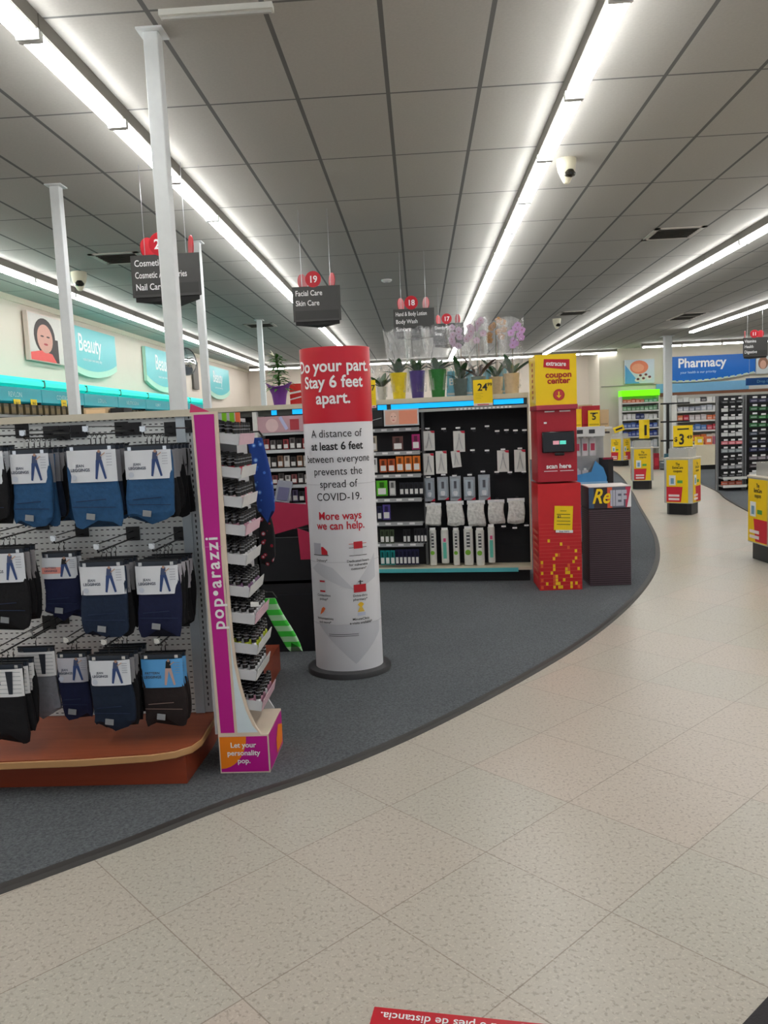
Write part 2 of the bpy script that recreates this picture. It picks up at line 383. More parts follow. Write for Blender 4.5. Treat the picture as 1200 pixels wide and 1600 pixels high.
camera_dome(870, 506, 1.1, 'small distant white security camera on the ceiling above the coupon machine')
camera_dome(124, 440, 1.2, 'cream security camera on the ceiling left of the Cosmetics sign')
p = onz(604, 437, CEIL)
t = thing('smoke_detector', 'small round white disc on the ceiling above the aisle 18 sign', 'smoke detector', (p.x, p.y, CEIL))
m = MB(); m.lathe([(.08, 0), (.08, -.02), (.06, -.035)], WHITE); m.build('body', t)
m = MB(); m.lathe([(.03, -.035), (.025, -.042)], SILVER); m.build('sensor_cap', t)

# ---------------------------------------------------------------- hanging aisle signs (three-sided)
def aisle_sign(px0, px1, pytop, Y, H, num, lines, label, rz=0., twidth=None):
    a, b = aty(px0, pytop, Y), aty(px1, pytop, Y); W = (b-a).length; c = (a+b)/2
    t = thing('aisle_sign', label, 'hanging sign', (c.x, c.y, c.z), rz)
    g = MB(); hh = W*.62; G = SIGNGREY
    r_ = .03
    tri = [(-W/2, 0), (W/2, 0), (W/2-.02, .03), (.02, hh), (-.02, hh), (-W/2+.02, .03)]
    g.prism(tri, -H, 0, G, axis='z')
    g.prism([(-W/2+.02, .01), (W/2-.02, .01), (.02, hh-.04), (-.02, hh-.04)], -H-.035, -H, mat((10, 10, 10)), axis='z')
    g.rect(-W/2+.02, W/2-.02, -H+.02, -H*.36*2+.01, -.002, mat((58, 58, 57)))
    ls = H/3.6
    for i, l in enumerate(lines):
        g.text(l, -W/2+.03, -ls*(.95+i*1.02), ls*.78, -.004, TXTW, bold=.012, align='LEFT', xs=(.82 if len(l) < 15 else .66))
    g.build('sign_box', t)
    r = W*.165
    def dsc(cx, cy, ang):
        d = MB()
        vs = []; n = 24
        for s_ in (-.004, .004):
            for i in range(n):
                q = 2*math.pi*i/n; x, z = r*math.cos(q), r*.86+r*math.sin(q)
                vs.append((cx+x*math.cos(ang)-s_*math.sin(ang), cy+x*math.sin(ang)+s_*math.cos(ang), z))
        d.add(vs, [tuple(range(n)), tuple(range(2*n-1, n-1, -1))]+[((i+1) % n, i, n+i, n+(i+1) % n) for i in range(n)], RED)
        if num and not ang: d.text(num, cx, r*.46, r*1.15, -.006, TXTW, bold=.02, xs=.95)
        d.build('number_disc', t)
    dsc(-W*.05, .0, 0); dsc(-W/2*.62, hh*.45, R(62)); dsc(W/2*.62, hh*.45, R(-62))
    for x in (-W*.3, W*.3):
        wv = MB(); wv.tube([(x, .03, 0), (x, .03, CEIL-c.z)], .0025, SILVER, 5); wv.build('hanging_wire', t)
    return t
aisle_sign(203, 311, 397, 6.6, .34, '20', ['Cosmetics', 'Cosmetic Accessories', 'Nail Care'], 'dark grey hanging aisle sign reading Cosmetics and Nail Care, behind the pole')
aisle_sign(456, 531, 447, 8.2, .35, '19', ['Facial Care', 'Skin Care'], 'dark grey hanging aisle sign numbered 19 for Facial Care and Skin Care')
aisle_sign(614, 678, 482, 10.4, .34, '18', ['Hand & Body Lotion', 'Body Wash', 'Suncare'], 'grey hanging aisle sign numbered 18 above the potted orchids')
aisle_sign(676, 725, 505, 13.2, .34, '17', ['Deodorant', 'Soap'], 'far hanging aisle sign numbered 17 seen through the orchid wrapping')
aisle_sign(1161, 1200, 527, 17.5, .40, '11', ['Vitamins', 'Health', 'Digestive'], 'grey hanging aisle sign with red disc overlapping the right end of the Pharmacy sign')

# ---------------------------------------------------------------- wall signs on the left wall  (face +X)
def wall_sign(y0, y1, z0, z1, photo, label, tl=None):
    t = thing('wall_sign', label, 'wall sign', (-6.08, y0, z0), R(90))   # local x -> +Y, local -y -> +X
    W = y1-y0; H = z1-z0; px = W*.34 if photo else 0
    TE = mat((92, 190, 196), .4, var=.02); PALE = mat((186, 226, 205), .5)
    b = MB()
    xs = [px+(W-px)*i/12 for i in range(13)]
    def low(x, d=0.): u = (x-px)/(W-px); return .22*H*(1-math.sin(math.pi*u)**.8)+d
    b.prism([(px, H)]+[(x, low(x)) for x in xs]+[(W, H)], -.07, -.0, PALE)
    b.poly([(px, H*.99)]+[(x, low(x)+.13*H) for x in xs]+[(W*.995, H*.99)][:1] if False else [(x, low(x)+.13*H) for x in xs]+[(W, H), (px, H)], -.073, TE)
    b.text('Beauty', px+(W-px)*.47, H*.52, H*.50, -.076, TXTW, bold=.012, xs=.85)
    b.text('make it your own every day', px+(W-px)*.5, H*.33, H*.085, -.076, TXTW)
    b.build('sign_board', t)
    if photo:
        f = MB(); f.box(-.02, px, -.085, -.015, H*.16, H*1.02, mat((222, 200, 190)))
        BG = mat((214, 206, 200)); y = -.088
        f.rect(0, px, H*.17, H, y, BG)
        f.disc(px*.42, H*.62, px*.30, y-.002, mat((58, 44, 44)), rz=H*.33); f.rect(px*.55, px*.80, H*.17, H*.6, y-.0015, mat((58, 44, 44)))
        f.disc(px*.42, H*.58, px*.22, y-.004, mat((206, 150, 136)), rz=H*.26); f.disc(px*.43, H*.48, px*.06, y-.006, mat((170, 60, 66)), rz=H*.02)
        f.disc(px*.34, H*.62, px*.05, y-.006, mat((70, 45, 45)), rz=H*.015); f.disc(px*.51, H*.62, px*.05, y-.006, mat((70, 45, 45)), rz=H*.015)
        f.poly([(0, H*.17), (px*.72, H*.17), (px*.6, H*.32), (px*.3, H*.36), (0, H*.3)], y-.003, mat((232, 88, 84)))
        f.build('portrait_panel', t)
wall_sign(12.2, 15.75, 2.55, 3.43, True, 'teal Beauty wall sign with portrait of a woman, nearest of the three')
wall_sign(17.5, 20.0, 2.45, 3.42, False, 'teal Beauty wall sign behind the near pole, middle of the three')
wall_sign(22.5, 25.2, 2.45, 3.40, False, 'teal Beauty wall sign farthest along the left wall')
m = MB(); m.box(0, .05, 0, .5, 0, .75, mat((90, 84, 78))); tag(m.build('wall_panel', None, (-6.09, 21.3, 2.65)), 'thin dark upright panel on the left wall before the farthest Beauty sign', 'wall panel')
c = atx(291, 565, -5.9); t = thing('convex_mirror', 'round convex security mirror on the left wall beside the near pole', 'mirror', (c.x, c.y, c.z), R(60))
m = MB(); m.v = []; vs = []
prof = [(.0001, -.12), (.15, -.105), (.27, -.06), (.34, 0)]
mm = MB(); n = 28
vs = [(r*math.cos(2*math.pi*i/n), y, r*math.sin(2*math.pi*i/n)) for r, y in prof for i in range(n)]
fs = [(j*n+i, j*n+(i+1) % n, (j+1)*n+(i+1) % n, (j+1)*n+i) for j in range(3) for i in range(n)]
mm.add(vs, fs, mat((220, 225, 230), .05, 1., var=0)); mm.build('mirror_face', t)
m = MB(); m.tube([(.345*math.cos(2*math.pi*i/24), 0, .345*math.sin(2*math.pi*i/24)) for i in range(25)], .015, DGREY, 6); m.build('rim', t)
m = MB(); m.tube([(0, 0, 0), (.1, .2, 0)], .02, DGREY); m.build('bracket', t)

# ---------------------------------------------------------------- lit cosmetics wall bays on the left
TEAL = mat((0, 235, 215), .4, emit=.40, var=0); TEALP = mat((30, 160, 172), .4, emit=.22, var=0)
brands = ['MAYBELLINE', 'REVLON', 'COVERGIRL', "L'OREAL", 'NEUTROGENA', 'ALMAY', 'PHYSICIANS', 'NYX']
ys = [8.6, 10.05, 11.6, 13.1, 14.6, 16.1, 17.6, 19.1, 20.6]
for i in range(8):
    y0, y1 = ys[i], ys[i+1]; W = y1-y0-.02
    t = thing('cosmetics_bay', 'teal lit wall shelving bay, %s' % (['cut by the left frame edge', 'left of the left pole, behind yellow tickets', 'just behind the left pole', 'second bay right of the left pole', 'third bay right of the left pole', 'left of the near pole', 'hidden half by the near pole', 'farthest at the end of the row'][i]), 'display unit', (-5.62, y0, 0), R(90))
    m = MB(); m.box(0, W, .38, .44, 0, 2.3, mat((40, 40, 44))); m.box(0, .02, -.0, .4, 0, 2.0, mat((60, 60, 64))); m.build('back_panel', t)
    m = MB(); m.prism([(-.04, 2.19), (-.10, 2.22), (-.10, 2.28), (-.04, 2.33), (.3, 2.33), (.3, 2.19)], .01, W, TEAL, axis='x'); m.box(W-.03, W+.01, -.101, -.04, 2.2, 2.31, mat((60, 110, 110))); m.build('light_box', t)
    m = MB(); m.box(0, W, -.03, .3, 1.99, 2.185, TEALP); m.text(brands[i], W/2, 2.05, .10, -.033, mat((190, 235, 235)), bold=.01); m.build('brand_panel', t)
    for z in (1.80, 1.55, 1.3):
        m = MB(); m.box(.02, W, .02, .38, z-.02, z, mat((30, 30, 32))); m.box(.02, W, .0, .02, z-.03, z+.005, mat((215, 215, 215))); m.build('shelf', t)
bag = MB(); bag.box(-.06, .06, -.03, .03, 0, .14, mat((86, 74, 52))); bag.box(-.055, .055, -.032, -.03, .02, .1, mat((120, 100, 60)))
k = None
for i in range(60):
    y = 8.8+i*.19
    if k is None: k = tag(bag.build('makeup_box', None, (-5.5, y, 1.80), R(90)), 'small brown makeup box on the upper shelf of the lit left wall', 'makeup box', 'makeup boxes on the lit left wall')
    else: dup(k, (-5.5, y, 1.80), R(90))
for (a, b, lab) in ((27, 634, 'leftmost'), (53, 634, 'middle'), (100, 634, 'rightmost')):
    p = atx(a, b, -5.58); m = MB(); m.box(-.09, .09, -.006, 0, -.09, .09, YEL); m.box(-.06, .06, -.008, -.006, -.01, .0, INK); m.text('SALE', 0, .02, .05, -.0085, INK, bold=.01)
    tag(m.build('price_ticket', None, p, R(90)), 'yellow square sale ticket on the left wall shelves, %s of three' % lab, 'price ticket')

exec_parts = []
# ================================================================= LEFT PEGBOARD RACK
PY = 3.42; PXR = -.985; PXL = -2.6
t = thing('pegboard_rack', 'light grey slotted pegboard rack hung with leggings, on the wooden platform', 'display rack', (PXR, PY, .165))
m = MB(); m.box(PXL-PXR, -.07, 0, .02, 0, 1.34, pegboard_material()); m.build('pegboard', t)
m = MB(); m.box(-.075, -.035, -.012, .03, 0, 1.36, mat((196, 208, 216), .4)); m.box(-.035, 0, 0, .03, 0, 1.36, STEEL)
for i in range(52): m.box(-.022, -.016, -.001, .0, .03+i*.0254, .043+i*.0254, mat((60, 62, 64)))
m.build('upright', t)
m = MB(); m.box(PXL-PXR, 0, -.02, .05, 1.335, 1.365, CREAM); m.box(PXL-PXR, 0, .05, .5, 1.34, 1.355, CREAM); m.build('top_rail', t)
m = MB(); m.box(PXL-PXR, -.0, .44, .5, 0, 1.34, mat((205, 208, 205))); m.build('back_panel', t)
# wooden platform
WOOD = wood_material((136, 60, 32), (176, 92, 56)); WOODF = wood_material((122, 48, 26), (158, 70, 42)); LIP = mat((196, 150, 100), .4)
t = thing('wooden_platform', 'low reddish wood display platform with pale curved front edge', 'platform', (0, 0, 0))
prof = [(-2.9, 3.0), (-2.3, 2.94), (-1.8, 2.925), (-1.4, 2.94), (-1.12, 2.97), (-1.03, 3.0), (-.975, 3.05), (-.955, 3.12), (-.965, 3.46), (-1.0, 3.95), (-2.9, 3.95)]
def inset(P, d): 
    out = []
    for i in range(len(P)):
        a = Vector(P[i-1]); b = Vector(P[i]); c = Vector(P[(i+1) % len(P)])
        t1 = (b-a).normalized(); t2 = (c-b).normalized(); n1 = Vector((-t1.y, t1.x)); n2 = Vector((-t2.y, t2.x)); nn = (n1+n2).normalized()
        out.append(tuple(b+nn*d))
    return out
m = MB(); m.prism(inset(prof, .004), .158, .163, WOOD, axis='z'); m.build('top_panel', t)
m = MB(); m.prism(prof, .128, .1585, LIP, axis='z'); m.build('edge_band', t, bevel=.004)
m = MB(); m.prism([(-2.85, 3.03), (-1.0, 3.03), (-.99, 3.4), (-1.02, 3.93), (-2.85, 3.93)], .009, .128, WOODF, axis='z'); m.build('plinth', t)

# ---- leggings packs
def soft(w, h, d, m, seed=0, flare=.06, nz=12, nx=10, mb=None, bottom=.02, y0=0.):
    """cloth body hanging from z=0 to -h, rounded cross-section with folds"""
    rnd = random.Random(seed); mb = mb or MB(); vs = []; fs = []; n = nx*2
    ph = [rnd.uniform(0, 6.28) for _ in range(6)]
    for j in range(nz+1):
        u = j/nz; z = -h*u; ww = w*(1+flare*math.sin(u*2.2)+.012*math.sin(u*9+ph[0])); dd = d*(.55+.6*math.sin(min(1, u*1.15)*math.pi*.75))
        if j == nz: ww *= .93; dd *= .35
        cx = .006*math.sin(u*5+ph[1])
        for i in range(n):
            a = 2*math.pi*i/n; ca, sa = math.cos(a), math.sin(a)
            x = ww/2*math.copysign(abs(ca)**.35, ca); y = dd/2*math.copysign(abs(sa)**.6, sa)
            y += .003*math.sin(x*60+ph[2])*u+.0035*math.sin(u*26+ph[4]+x*9)*(1 if sa < 0 else 0)*u
            zz = z-(bottom*math.sin(x/w*7+ph[3]) if j == nz else 0)*1 - (.5*bottom*math.sin(x/w*7+ph[3])*u**3 if j < nz else 0)
            vs.append((cx+x, y0+y, zz))
    for j in range(nz):
        for i in range(n): fs.append((j*n+i, (j+1)*n+i, (j+1)*n+(i+1) % n, j*n+(i+1) % n))
    fs.append(tuple(range(n))); fs.append(tuple(nz*n+i for i in range(n))[::-1])
    return mb.add(vs, fs, m)
HANG = mat((20, 22, 26), .3)
def pack(W, cardh, H, cloth, card=(232, 236, 242), style='jean', detail=(40, 62, 110), seed=0, logo=True, behind=3, right=True):
    """origin = top of the hook; returns list of (name, MB, parent-name)"""
    P = []
    h = MB(); h.tube([(0, 0, .0), (.006, 0, .012), (-.002, 0, .022), (-.012, 0, .014)], .0018, HANG, 6); h.tube([(0, 0, 0), (0, 0, -.02)], .0022, HANG, 6)
    h.box(-W/2, W/2, -.004, .004, -.026, -.020, HANG); h.box(-W/2+.004, W/2-.004, -.008, .008, -.048, -.026, mat((46, 54, 66), .35))
    P.append(('hanger', h))
    for x in (-W/2+.022, W/2-.022):
        c = MB(); c.box(x-.007, x+.007, -.0115, -.008, -.046, -.028, CHROME); P.append(('clip', c))
    g = soft(W*.98, H-.045, .028, cloth, seed, y0=.0)
    g.v = [(x, y, z-.045) for x, y, z in g.v]
    if style != 'plain':
        seam = mat(tuple(int(x*.62) for x in detail), .8); fy = -.0215
        zz = -.045-(H-.045)
        g.obox((-.01, fy, zz*.66-.02), (W*.62, .0025, .0028), seam, (0, R(-3), 0)); g.obox((.0, fy, zz*.80), (W*.9, .002, .0025), seam, (0, R(2), 0))
        if logo: g.obox((-W*.08, fy-.001, zz+.03), (.034, .003, .024), mat((148, 152, 156), .4), (0, R(8), 0))
    P.append(('garment', g))
    c = MB(); C = mat(card, .35, var=.02); zc = -.042; fy = -.0205
    nn = 8
    vs = []
    for j in range(5):
        for i in range(nn+1):
            x = -W/2-.001+(W+.002)*i/nn; vs.append((x, fy+.012*(abs(x)/(W/2))**6-.0*(j), zc-cardh*j/4))
    c.add(vs, [(j*(nn+1)+i, (j+1)*(nn+1)+i, (j+1)*(nn+1)+i+1, j*(nn+1)+i+1) for j in range(4) for i in range(nn)], C)
    if style in ('jean', 'blue', 'pink'):
        lg = mat(detail, .6, var=.0); x0 = W*.18; top = zc-cardh*.10; y = fy-.0012
        c.poly([(x0-.013, top-cardh*.22), (x0+.012, top-cardh*.22), (x0+.026, zc-cardh*.9), (x0+.018, zc-cardh*.92), (x0+.001, top-cardh*.30), (x0-.012, zc-cardh*.92), (x0-.02, zc-cardh*.9)], y, lg)
        c.poly([(x0-.012, top-cardh*.22), (x0-.008, top+.004), (x0+.010, top+.006), (x0+.011, top-cardh*.22)], y, mat((70, 84, 120) if style == 'jean' else (20, 18, 20), .6))
        c.disc(x0+.002, top+.006, .006, y-.0004, mat((190, 150, 130)), 10)
        c.obox((x0+.016, y, top-.006), (.022, .001, .004), mat((200, 165, 145)), (0, R(-35), 0))
        TX = mat((70, 80, 100), .6, var=0)
        c.text('JEAN' if style == 'jean' else 'PATTERN', -W*.22, zc-cardh*.52, cardh*.12, y, TX, bold=.02)
        c.text('LEGGINGS', -W*.22, zc-cardh*.66, cardh*.13, y, TX, bold=.03)
        for k in range(5): c.box(W*.33, W*.33+.022, y, y+.001, zc-cardh*(.12+.09*k)-.0015, zc-cardh*(.12+.09*k), mat((150, 155, 170), var=0))
        if style == 'pink': c.rect(-W*.48, W*.1, zc-cardh*.75, zc-cardh*.45, y+.0004, mat((240, 158, 146)))
        if style == 'jean': c.disc(-W*.36, zc-cardh*.84, .011, y+.0003, mat((205, 212, 226), var=0), 12)
    else:
        y = fy-.0012
        for k in range(6): c.box(-W/2+.003, W/2-.003, y+.0003, y+.001, zc-cardh*(.1+.15*k)-.002, zc-cardh*(.1+.15*k), mat((170, 174, 178), var=0))
        c.poly([(W*.12, zc-cardh*.08), (W*.30, zc-cardh*.08), (W*.26, zc-cardh*.9), (W*.16, zc-cardh*.9)], y, mat((38, 44, 54)))
        c.text('PANTS', -W*.16, zc-cardh*.55, cardh*.15, y, mat((60, 66, 80)), bold=.02)
    P.append(('header_card', c))
    return P
def clothm(rgb): return mat(rgb, .85, var=.25, scale=60, bump=.25)
BLUEJ = clothm((40, 86, 130)); NAVYB = clothm((22, 40, 66)); NAVY = clothm((14, 24, 62)); BLK = clothm((13, 13, 18)); GREYC = clothm((124, 126, 134)); TEALN = clothm((14, 32, 54)); BRN = clothm((34, 24, 24))
def hang(xl, xr, yc0, yc1, ybot, Yf, cloth, label, style='jean', card=(232, 236, 242), detail=(48, 74, 128), n=3, back=None, seed=0, grp='leggings packs hung on the pegboard', peglen=None):
    a, b = aty(xl, yc0, Yf), aty(xr, yc0, Yf); W = (b.x-a.x); cardh = a.z-aty(xl, yc1, Yf).z; H = a.z+.042-aty(xl, ybot, Yf).z
    x = (a.x+b.x)/2; z = (a.z+b.z)/2+.042
    t = thing('leggings_pack', label, 'leggings pack', (x, Yf, z), 0, grp)
    for nm, q in pack(W, cardh, H, cloth, card, style, detail, seed): q.build(nm, t)
    for k in range(1, n):
        bc, bs, bd = back[(k-1) % len(back)] if back else (cloth, card, detail)
        u = thing('leggings_pack', '%s pack behind the %s' % (ORD[k-1], label), 'leggings pack', (x+.004*k, Yf+.038*k, z-.002*(k % 2)), 0, grp)
        for nm, q in pack(W, cardh, H*random.uniform(.94, 1.0), bc, bs, style, bd, seed+k*7, ): q.build(nm, u)
    # peg hook
    e = Yf-.03
    p = thing('peg_hook', 'peg holding the %s' % label, 'peg hook', (x, PY, z+.02), 0, None)
    m = MB(); m.tube([(0, -.004, .0), (0, e-PY, .0), (0, e-PY-.01, .012)], .0035, mat((40, 42, 44), .3, .6), 6); m.tube([(-.0, -.004, .03), (0, e-PY-.004, .03)], .0025, mat((40, 42, 44), .3, .6), 6); m.build('arm', p)
    m = MB(); m.box(-.03, .03, -.006, -.001, -.012, .05, BLACK); m.build('back_plate', p)
    m = MB(); m.disc(0, .02, .011, e-PY-.014, CHROME, 12); m.box(-.012, .012, e-PY-.012, e-PY-.008, .012, .032, CHROME); m.build('price_tip', p)
bk = [(BLUEJ, (150, 150, 156), (90, 90, 90)), (NAVYB, (140, 140, 146), (90, 90, 90)), (BLK, (150, 148, 150), (90, 90, 90))]
bb = [(BLK, (150, 150, 154), (90, 90, 90))]
hang(-62, 5, 706, 757, 818, 3.08, BLK, 'black leggings pack cut by the left edge, top row', seed=1, n=3)
hang(16, 76, 709, 755, 820, 3.10, BLUEJ, 'mid blue jean leggings pack at the left of the top row', back=bk, n=5, seed=2)
hang(105, 181, 703, 753, 818, 3.08, BLUEJ, 'mid blue jean leggings pack in the middle of the top row', back=bk[1:]+bk[:1], n=4, seed=3)
hang(195, 267, 703, 748, 813, 3.10, BLUEJ, 'mid blue jean leggings pack beside the magenta display', back=bb, n=6, seed=4)
hang(-24, 38, 864, 909, 978, 3.08, BLK, 'black leggings pack with white card, left end of the second row', n=3, seed=5, back=[(BLK, (150, 146, 148), (90, 90, 90))])
hang(66, 120, 870, 903, 963, 3.18, NAVY, 'navy leggings pack with a pink striped card in the second row', style='pink', n=2, seed=6)
hang(125, 195, 884, 928, 992, 3.06, NAVYB, 'very dark jean leggings pack third in the second row', n=4, seed=7, back=bb)
hang(212, 278, 883, 927, 988, 3.08, NAVY, 'navy jean leggings pack at the right end of the second row', n=5, seed=8, back=[(BLK, (200, 196, 204), (90, 90, 90))])
hang(-28, 36, 1044, 1087, 1155, 3.00, BLK, 'black pants pack with a white lined card at the bottom left', style='plain', card=(244, 244, 244), n=3, seed=9)
hang(28, 86, 1017, 1055, 1116, 3.16, GREYC, 'light grey pants pack with a white lined card in the bottom row', style='plain', card=(240, 240, 240), n=1, seed=10)
hang(90, 136, 1026, 1064, 1120, 3.16, NAVY, 'dark navy jean leggings pack half hidden in the bottom row', card=(205, 205, 214), n=2, seed=11)
hang(140, 203, 1030, 1069, 1136, 3.04, TEALN, 'dark blue jean leggings pack in front in the bottom row', n=5, seed=12, back=bb)
hang(221, 285, 1028, 1072, 1128, 3.10, BRN, 'dark brown leggings pack with a bright blue card, bottom right', style='blue', card=(92, 170, 232), detail=(205, 170, 160), n=2, seed=13)
# items standing on top of the rack behind
for px, w_, h_, c, lab in ((157, .11, .04, (206, 178, 140), 'tan carton lying on top of the pegboard rack'), (190, .065, .035, (22, 22, 24), 'small black box on top of the pegboard rack beside the tan carton')):
    p = aty(px, 649, 3.6); m = MB(); m.box(-w_/2, w_/2, -.05, .05, 0, h_, mat(c)); m.box(-w_/2+.01, w_/2-.01, -.052, -.05, .008, h_-.008, mat(tuple(min(255, int(x*1.12)+5) for x in c)))
    tag(m.build('carton', None, (p.x, 3.6, 1.521), bevel=.002), lab, 'carton')
for px, py in ((30, 660), (75, 663), (165, 655), (262, 655)):
    p = aty(px+20, py, 3.25); t = thing('peg_hook', 'empty black peg at the top of the pegboard, %s from the left' % ORD[(30, 75, 165, 262).index(px)], 'peg hook', (p.x, PY, 1.45), 0, 'empty pegs along the top of the pegboard')
    m = MB(); m.tube([(0, -.003, 0), (0, -.25, .0)], .0035, mat((40, 42, 44), .3, .6), 6); m.build('arm', t)
    m = MB(); m.box(-.035, .035, -.008, -.001, -.02, .035, mat((30, 30, 34))); m.build('back_plate', t)

# ================================================================= NAIL POLISH DISPLAY (magenta)
MAG = mat((190, 0, 140), .4, var=.02); BORD = mat((226, 208, 188), .5); PALEB = mat((218, 232, 238), .5); ORG = mat((244, 132, 0), .45, var=.02)
NY = 3.12
t = thing('nail_polish_display', 'tall narrow magenta cardboard nail polish display at the carpet edge', 'display stand', (0, NY, .008))
def panelprof():
    L_ = [(-.905, 1.50), (-.885, .165)]
    Rr = [(-.705, .165), (-.725, .20), (-.752, .27), (-.775, .37), (-.79, .47), (-.797, .6), (-.80, .8), (-.80, 1.5)]
    return L_+Rr
m = MB(); pf = panelprof(); m.prism(pf, 0, .012, BORD)
m.poly([(-.895, 1.49), (-.873, .175), (-.815, .175), (-.822, .9), (-.813, 1.49)], -.0015, MAG)
m.poly([(-.803, .175), (-.716, .175), (-.738, .205), (-.762, .27), (-.785, .37), (-.80, .47), (-.806, .6), (-.812, .8), (-.812, .9)], -.0015, PALEB)
m.text('pop•arazzi', -.826, .615, .074, -.003, TXTW, bold=.02, align='LEFT', rot=R(91))
m.box(-.89, -.815, -.002, -.0017, .957, .959, mat((220, 120, 190), var=0)); m.build('side_panel', t)
m = MB(); m.prism(pf, .30, .312, mat((196, 198, 202), .4)); m.build('side_panel', t)
m = MB(); m.box(-.885, -.675, 0, .30, 0, .165, BORD)
m.rect(-.880, -.68, .006, .158, -.0015, MAG)
arc = [(-.88, .02), (-.88, .158), (-.768, .158)]+[(-.88+.112*math.cos(a), .158-.138*math.sin(a)) for a in [R(10*k) for k in range(1, 9)]]
m.poly(arc, -.0025, ORG)
for i, l in enumerate(('Let your', 'personality', 'pop.')): m.text(l, -.782, .112-i*.034, .031, -.004, TXTW, bold=.02)
m.add([(-.6735, .005, .005), (-.6735, .295, .005), (-.6735, .295, .16), (-.6735, .005, .16)], [(0, 1, 2, 3)], MAG)
m.add([(-.672, .15, .02), (-.672, .28, .02), (-.672, .29, .1), (-.672, .2, .13), (-.672, .15, .08)], [(0, 1, 2, 3, 4)], ORG)
m.build('base_box', t)
m = MB(); m.box(-.90, -.89, .012, .30, .165, 1.5, mat((190, 190, 194))); m.build('back_panel', t)
m = MB(); m.prism([(-.91, 1.50), (-.83, 1.50), (-.905, 1.535)], 0, .003, mat((214, 60, 110))); m.build('header_card', t)
nears = [(374, 692), (377, 744), (379, 790), (384, 834), (385, 880), (390, 930), (399, 972), (403, 1019), (401, 1060), (410, 1107)]
GR = mat((176, 178, 180), .35); BOT = None
KINDS = [((236, 236, 238), 'clear'), ((205, 150, 170), 'pink'), ((220, 70, 90), 'red'), ((150, 110, 150), 'mauve'), ((214, 226, 60), 'lime'), ((230, 200, 205), 'pale pink')]
bots = {}
def bottle(kind):
    rgb, nm = KINDS[kind]; lab = 'black capped nail polish bottle with %s polish in the magenta display' % nm
    t = thing('nail_polish', lab, 'nail polish', (0, 0, 0), 0, '%s nail polish bottles in the tiered trays' % nm)
    m = MB(); m.lathe([(.009, 0), (.011, .003), (.011, .028), (.006, .034)], mat(rgb, .15, coat=.4), n=8); m.build('bottle', t)
    m = MB(); m.lathe([(.0085, .034), (.0115, .036), (.0105, .078), (.007, .081)], mat((14, 14, 18), .25), n=8)
    m.lathe([(.0117, .05), (.0116, .053)], mat((150, 150, 155), .3), n=8); m.lathe([(.0115, .064), (.0114, .066)], mat((150, 150, 155), .3), n=8); m.build('cap', t)
    return t
seq = [0, 2, 5, 1, 0, 3, 0, 4, 0, 1]
for i, (px, py) in enumerate(nears):
    p = aty(px, py, NY+.016); xn = p.x; z = p.z-.008; xb = -.888
    tr = MB(); dz = .022
    tr.add([(xb, .016, z+dz), (xn, .016, z), (xn, .286, z), (xb, .286, z+dz), (xb, .016, z+dz-.004), (xn, .016, z-.004), (xn, .286, z-.004), (xb, .286, z+dz-.004)],
           [(0, 1, 2, 3), (7, 6, 5, 4), (0, 4, 5, 1), (2, 6, 7, 3), (1, 5, 6, 2), (0, 3, 7, 4)], GR)
    tr.obox((xn+.003, .151, z+.014), (.003, .272, .046), mat((206, 206, 204), .3) if i % 3 else mat((214, 176, 188), .3), (0, R(12), 0))
    tr.obox(((xb+xn)/2, .015, z+.024), (xn-xb, .002, .042), mat((196, 198, 202), .2), (0, R(9), 0))
    tr.build('tray', t)
    nx = 5
    for a in range(nx):
        for b in range(6):
            xx = xn-.018-a*.031; yy = NY+.034+b*.046
            if xx < xb+.012: continue
            kd = seq[i] if (a+b) % 3 else 0
            bz = z+.008+(xn-xx)/(xn-xb)*dz+.0005
            if kd not in bots: bots[kd] = o = bottle(kd); o.location = (xx, yy, bz)
            else: o = dup(bots[kd], (xx, yy, bz))
            o['label'] = 'black capped nail polish bottle with %s polish on the %s tray from the top' % (KINDS[kd][1], ORD[i])
            o['group'] = '%s polish bottles on the %s tray' % (KINDS[kd][1], ORD[i])
m = MB(); m.obox((-.70, .012, .72-.008), (.034, .002, .02), WHITE, (0, 0, 0)); m.build('price_flag', t)
for k, (px, c) in enumerate(((352, (130, 200, 30)), (364, (130, 200, 30)), (373, (236, 110, 60)))):
    p = aty(px, 676, NY+.12); m = MB(); m.box(-.009, .009, -.006, .006, 0, .085, mat(c, .4)); m.box(-.0085, .0085, -.0068, -.006, .006, .02, WHITE)
    tag(m.build('nail_file', None, (p.x, NY+.12, 1.418)), ['lime green nail care tube at the top of the magenta display, left one', 'lime green nail care tube at the top of the magenta display, right one', 'orange nail care tube at the top of the magenta display'][k], 'nail care tube')

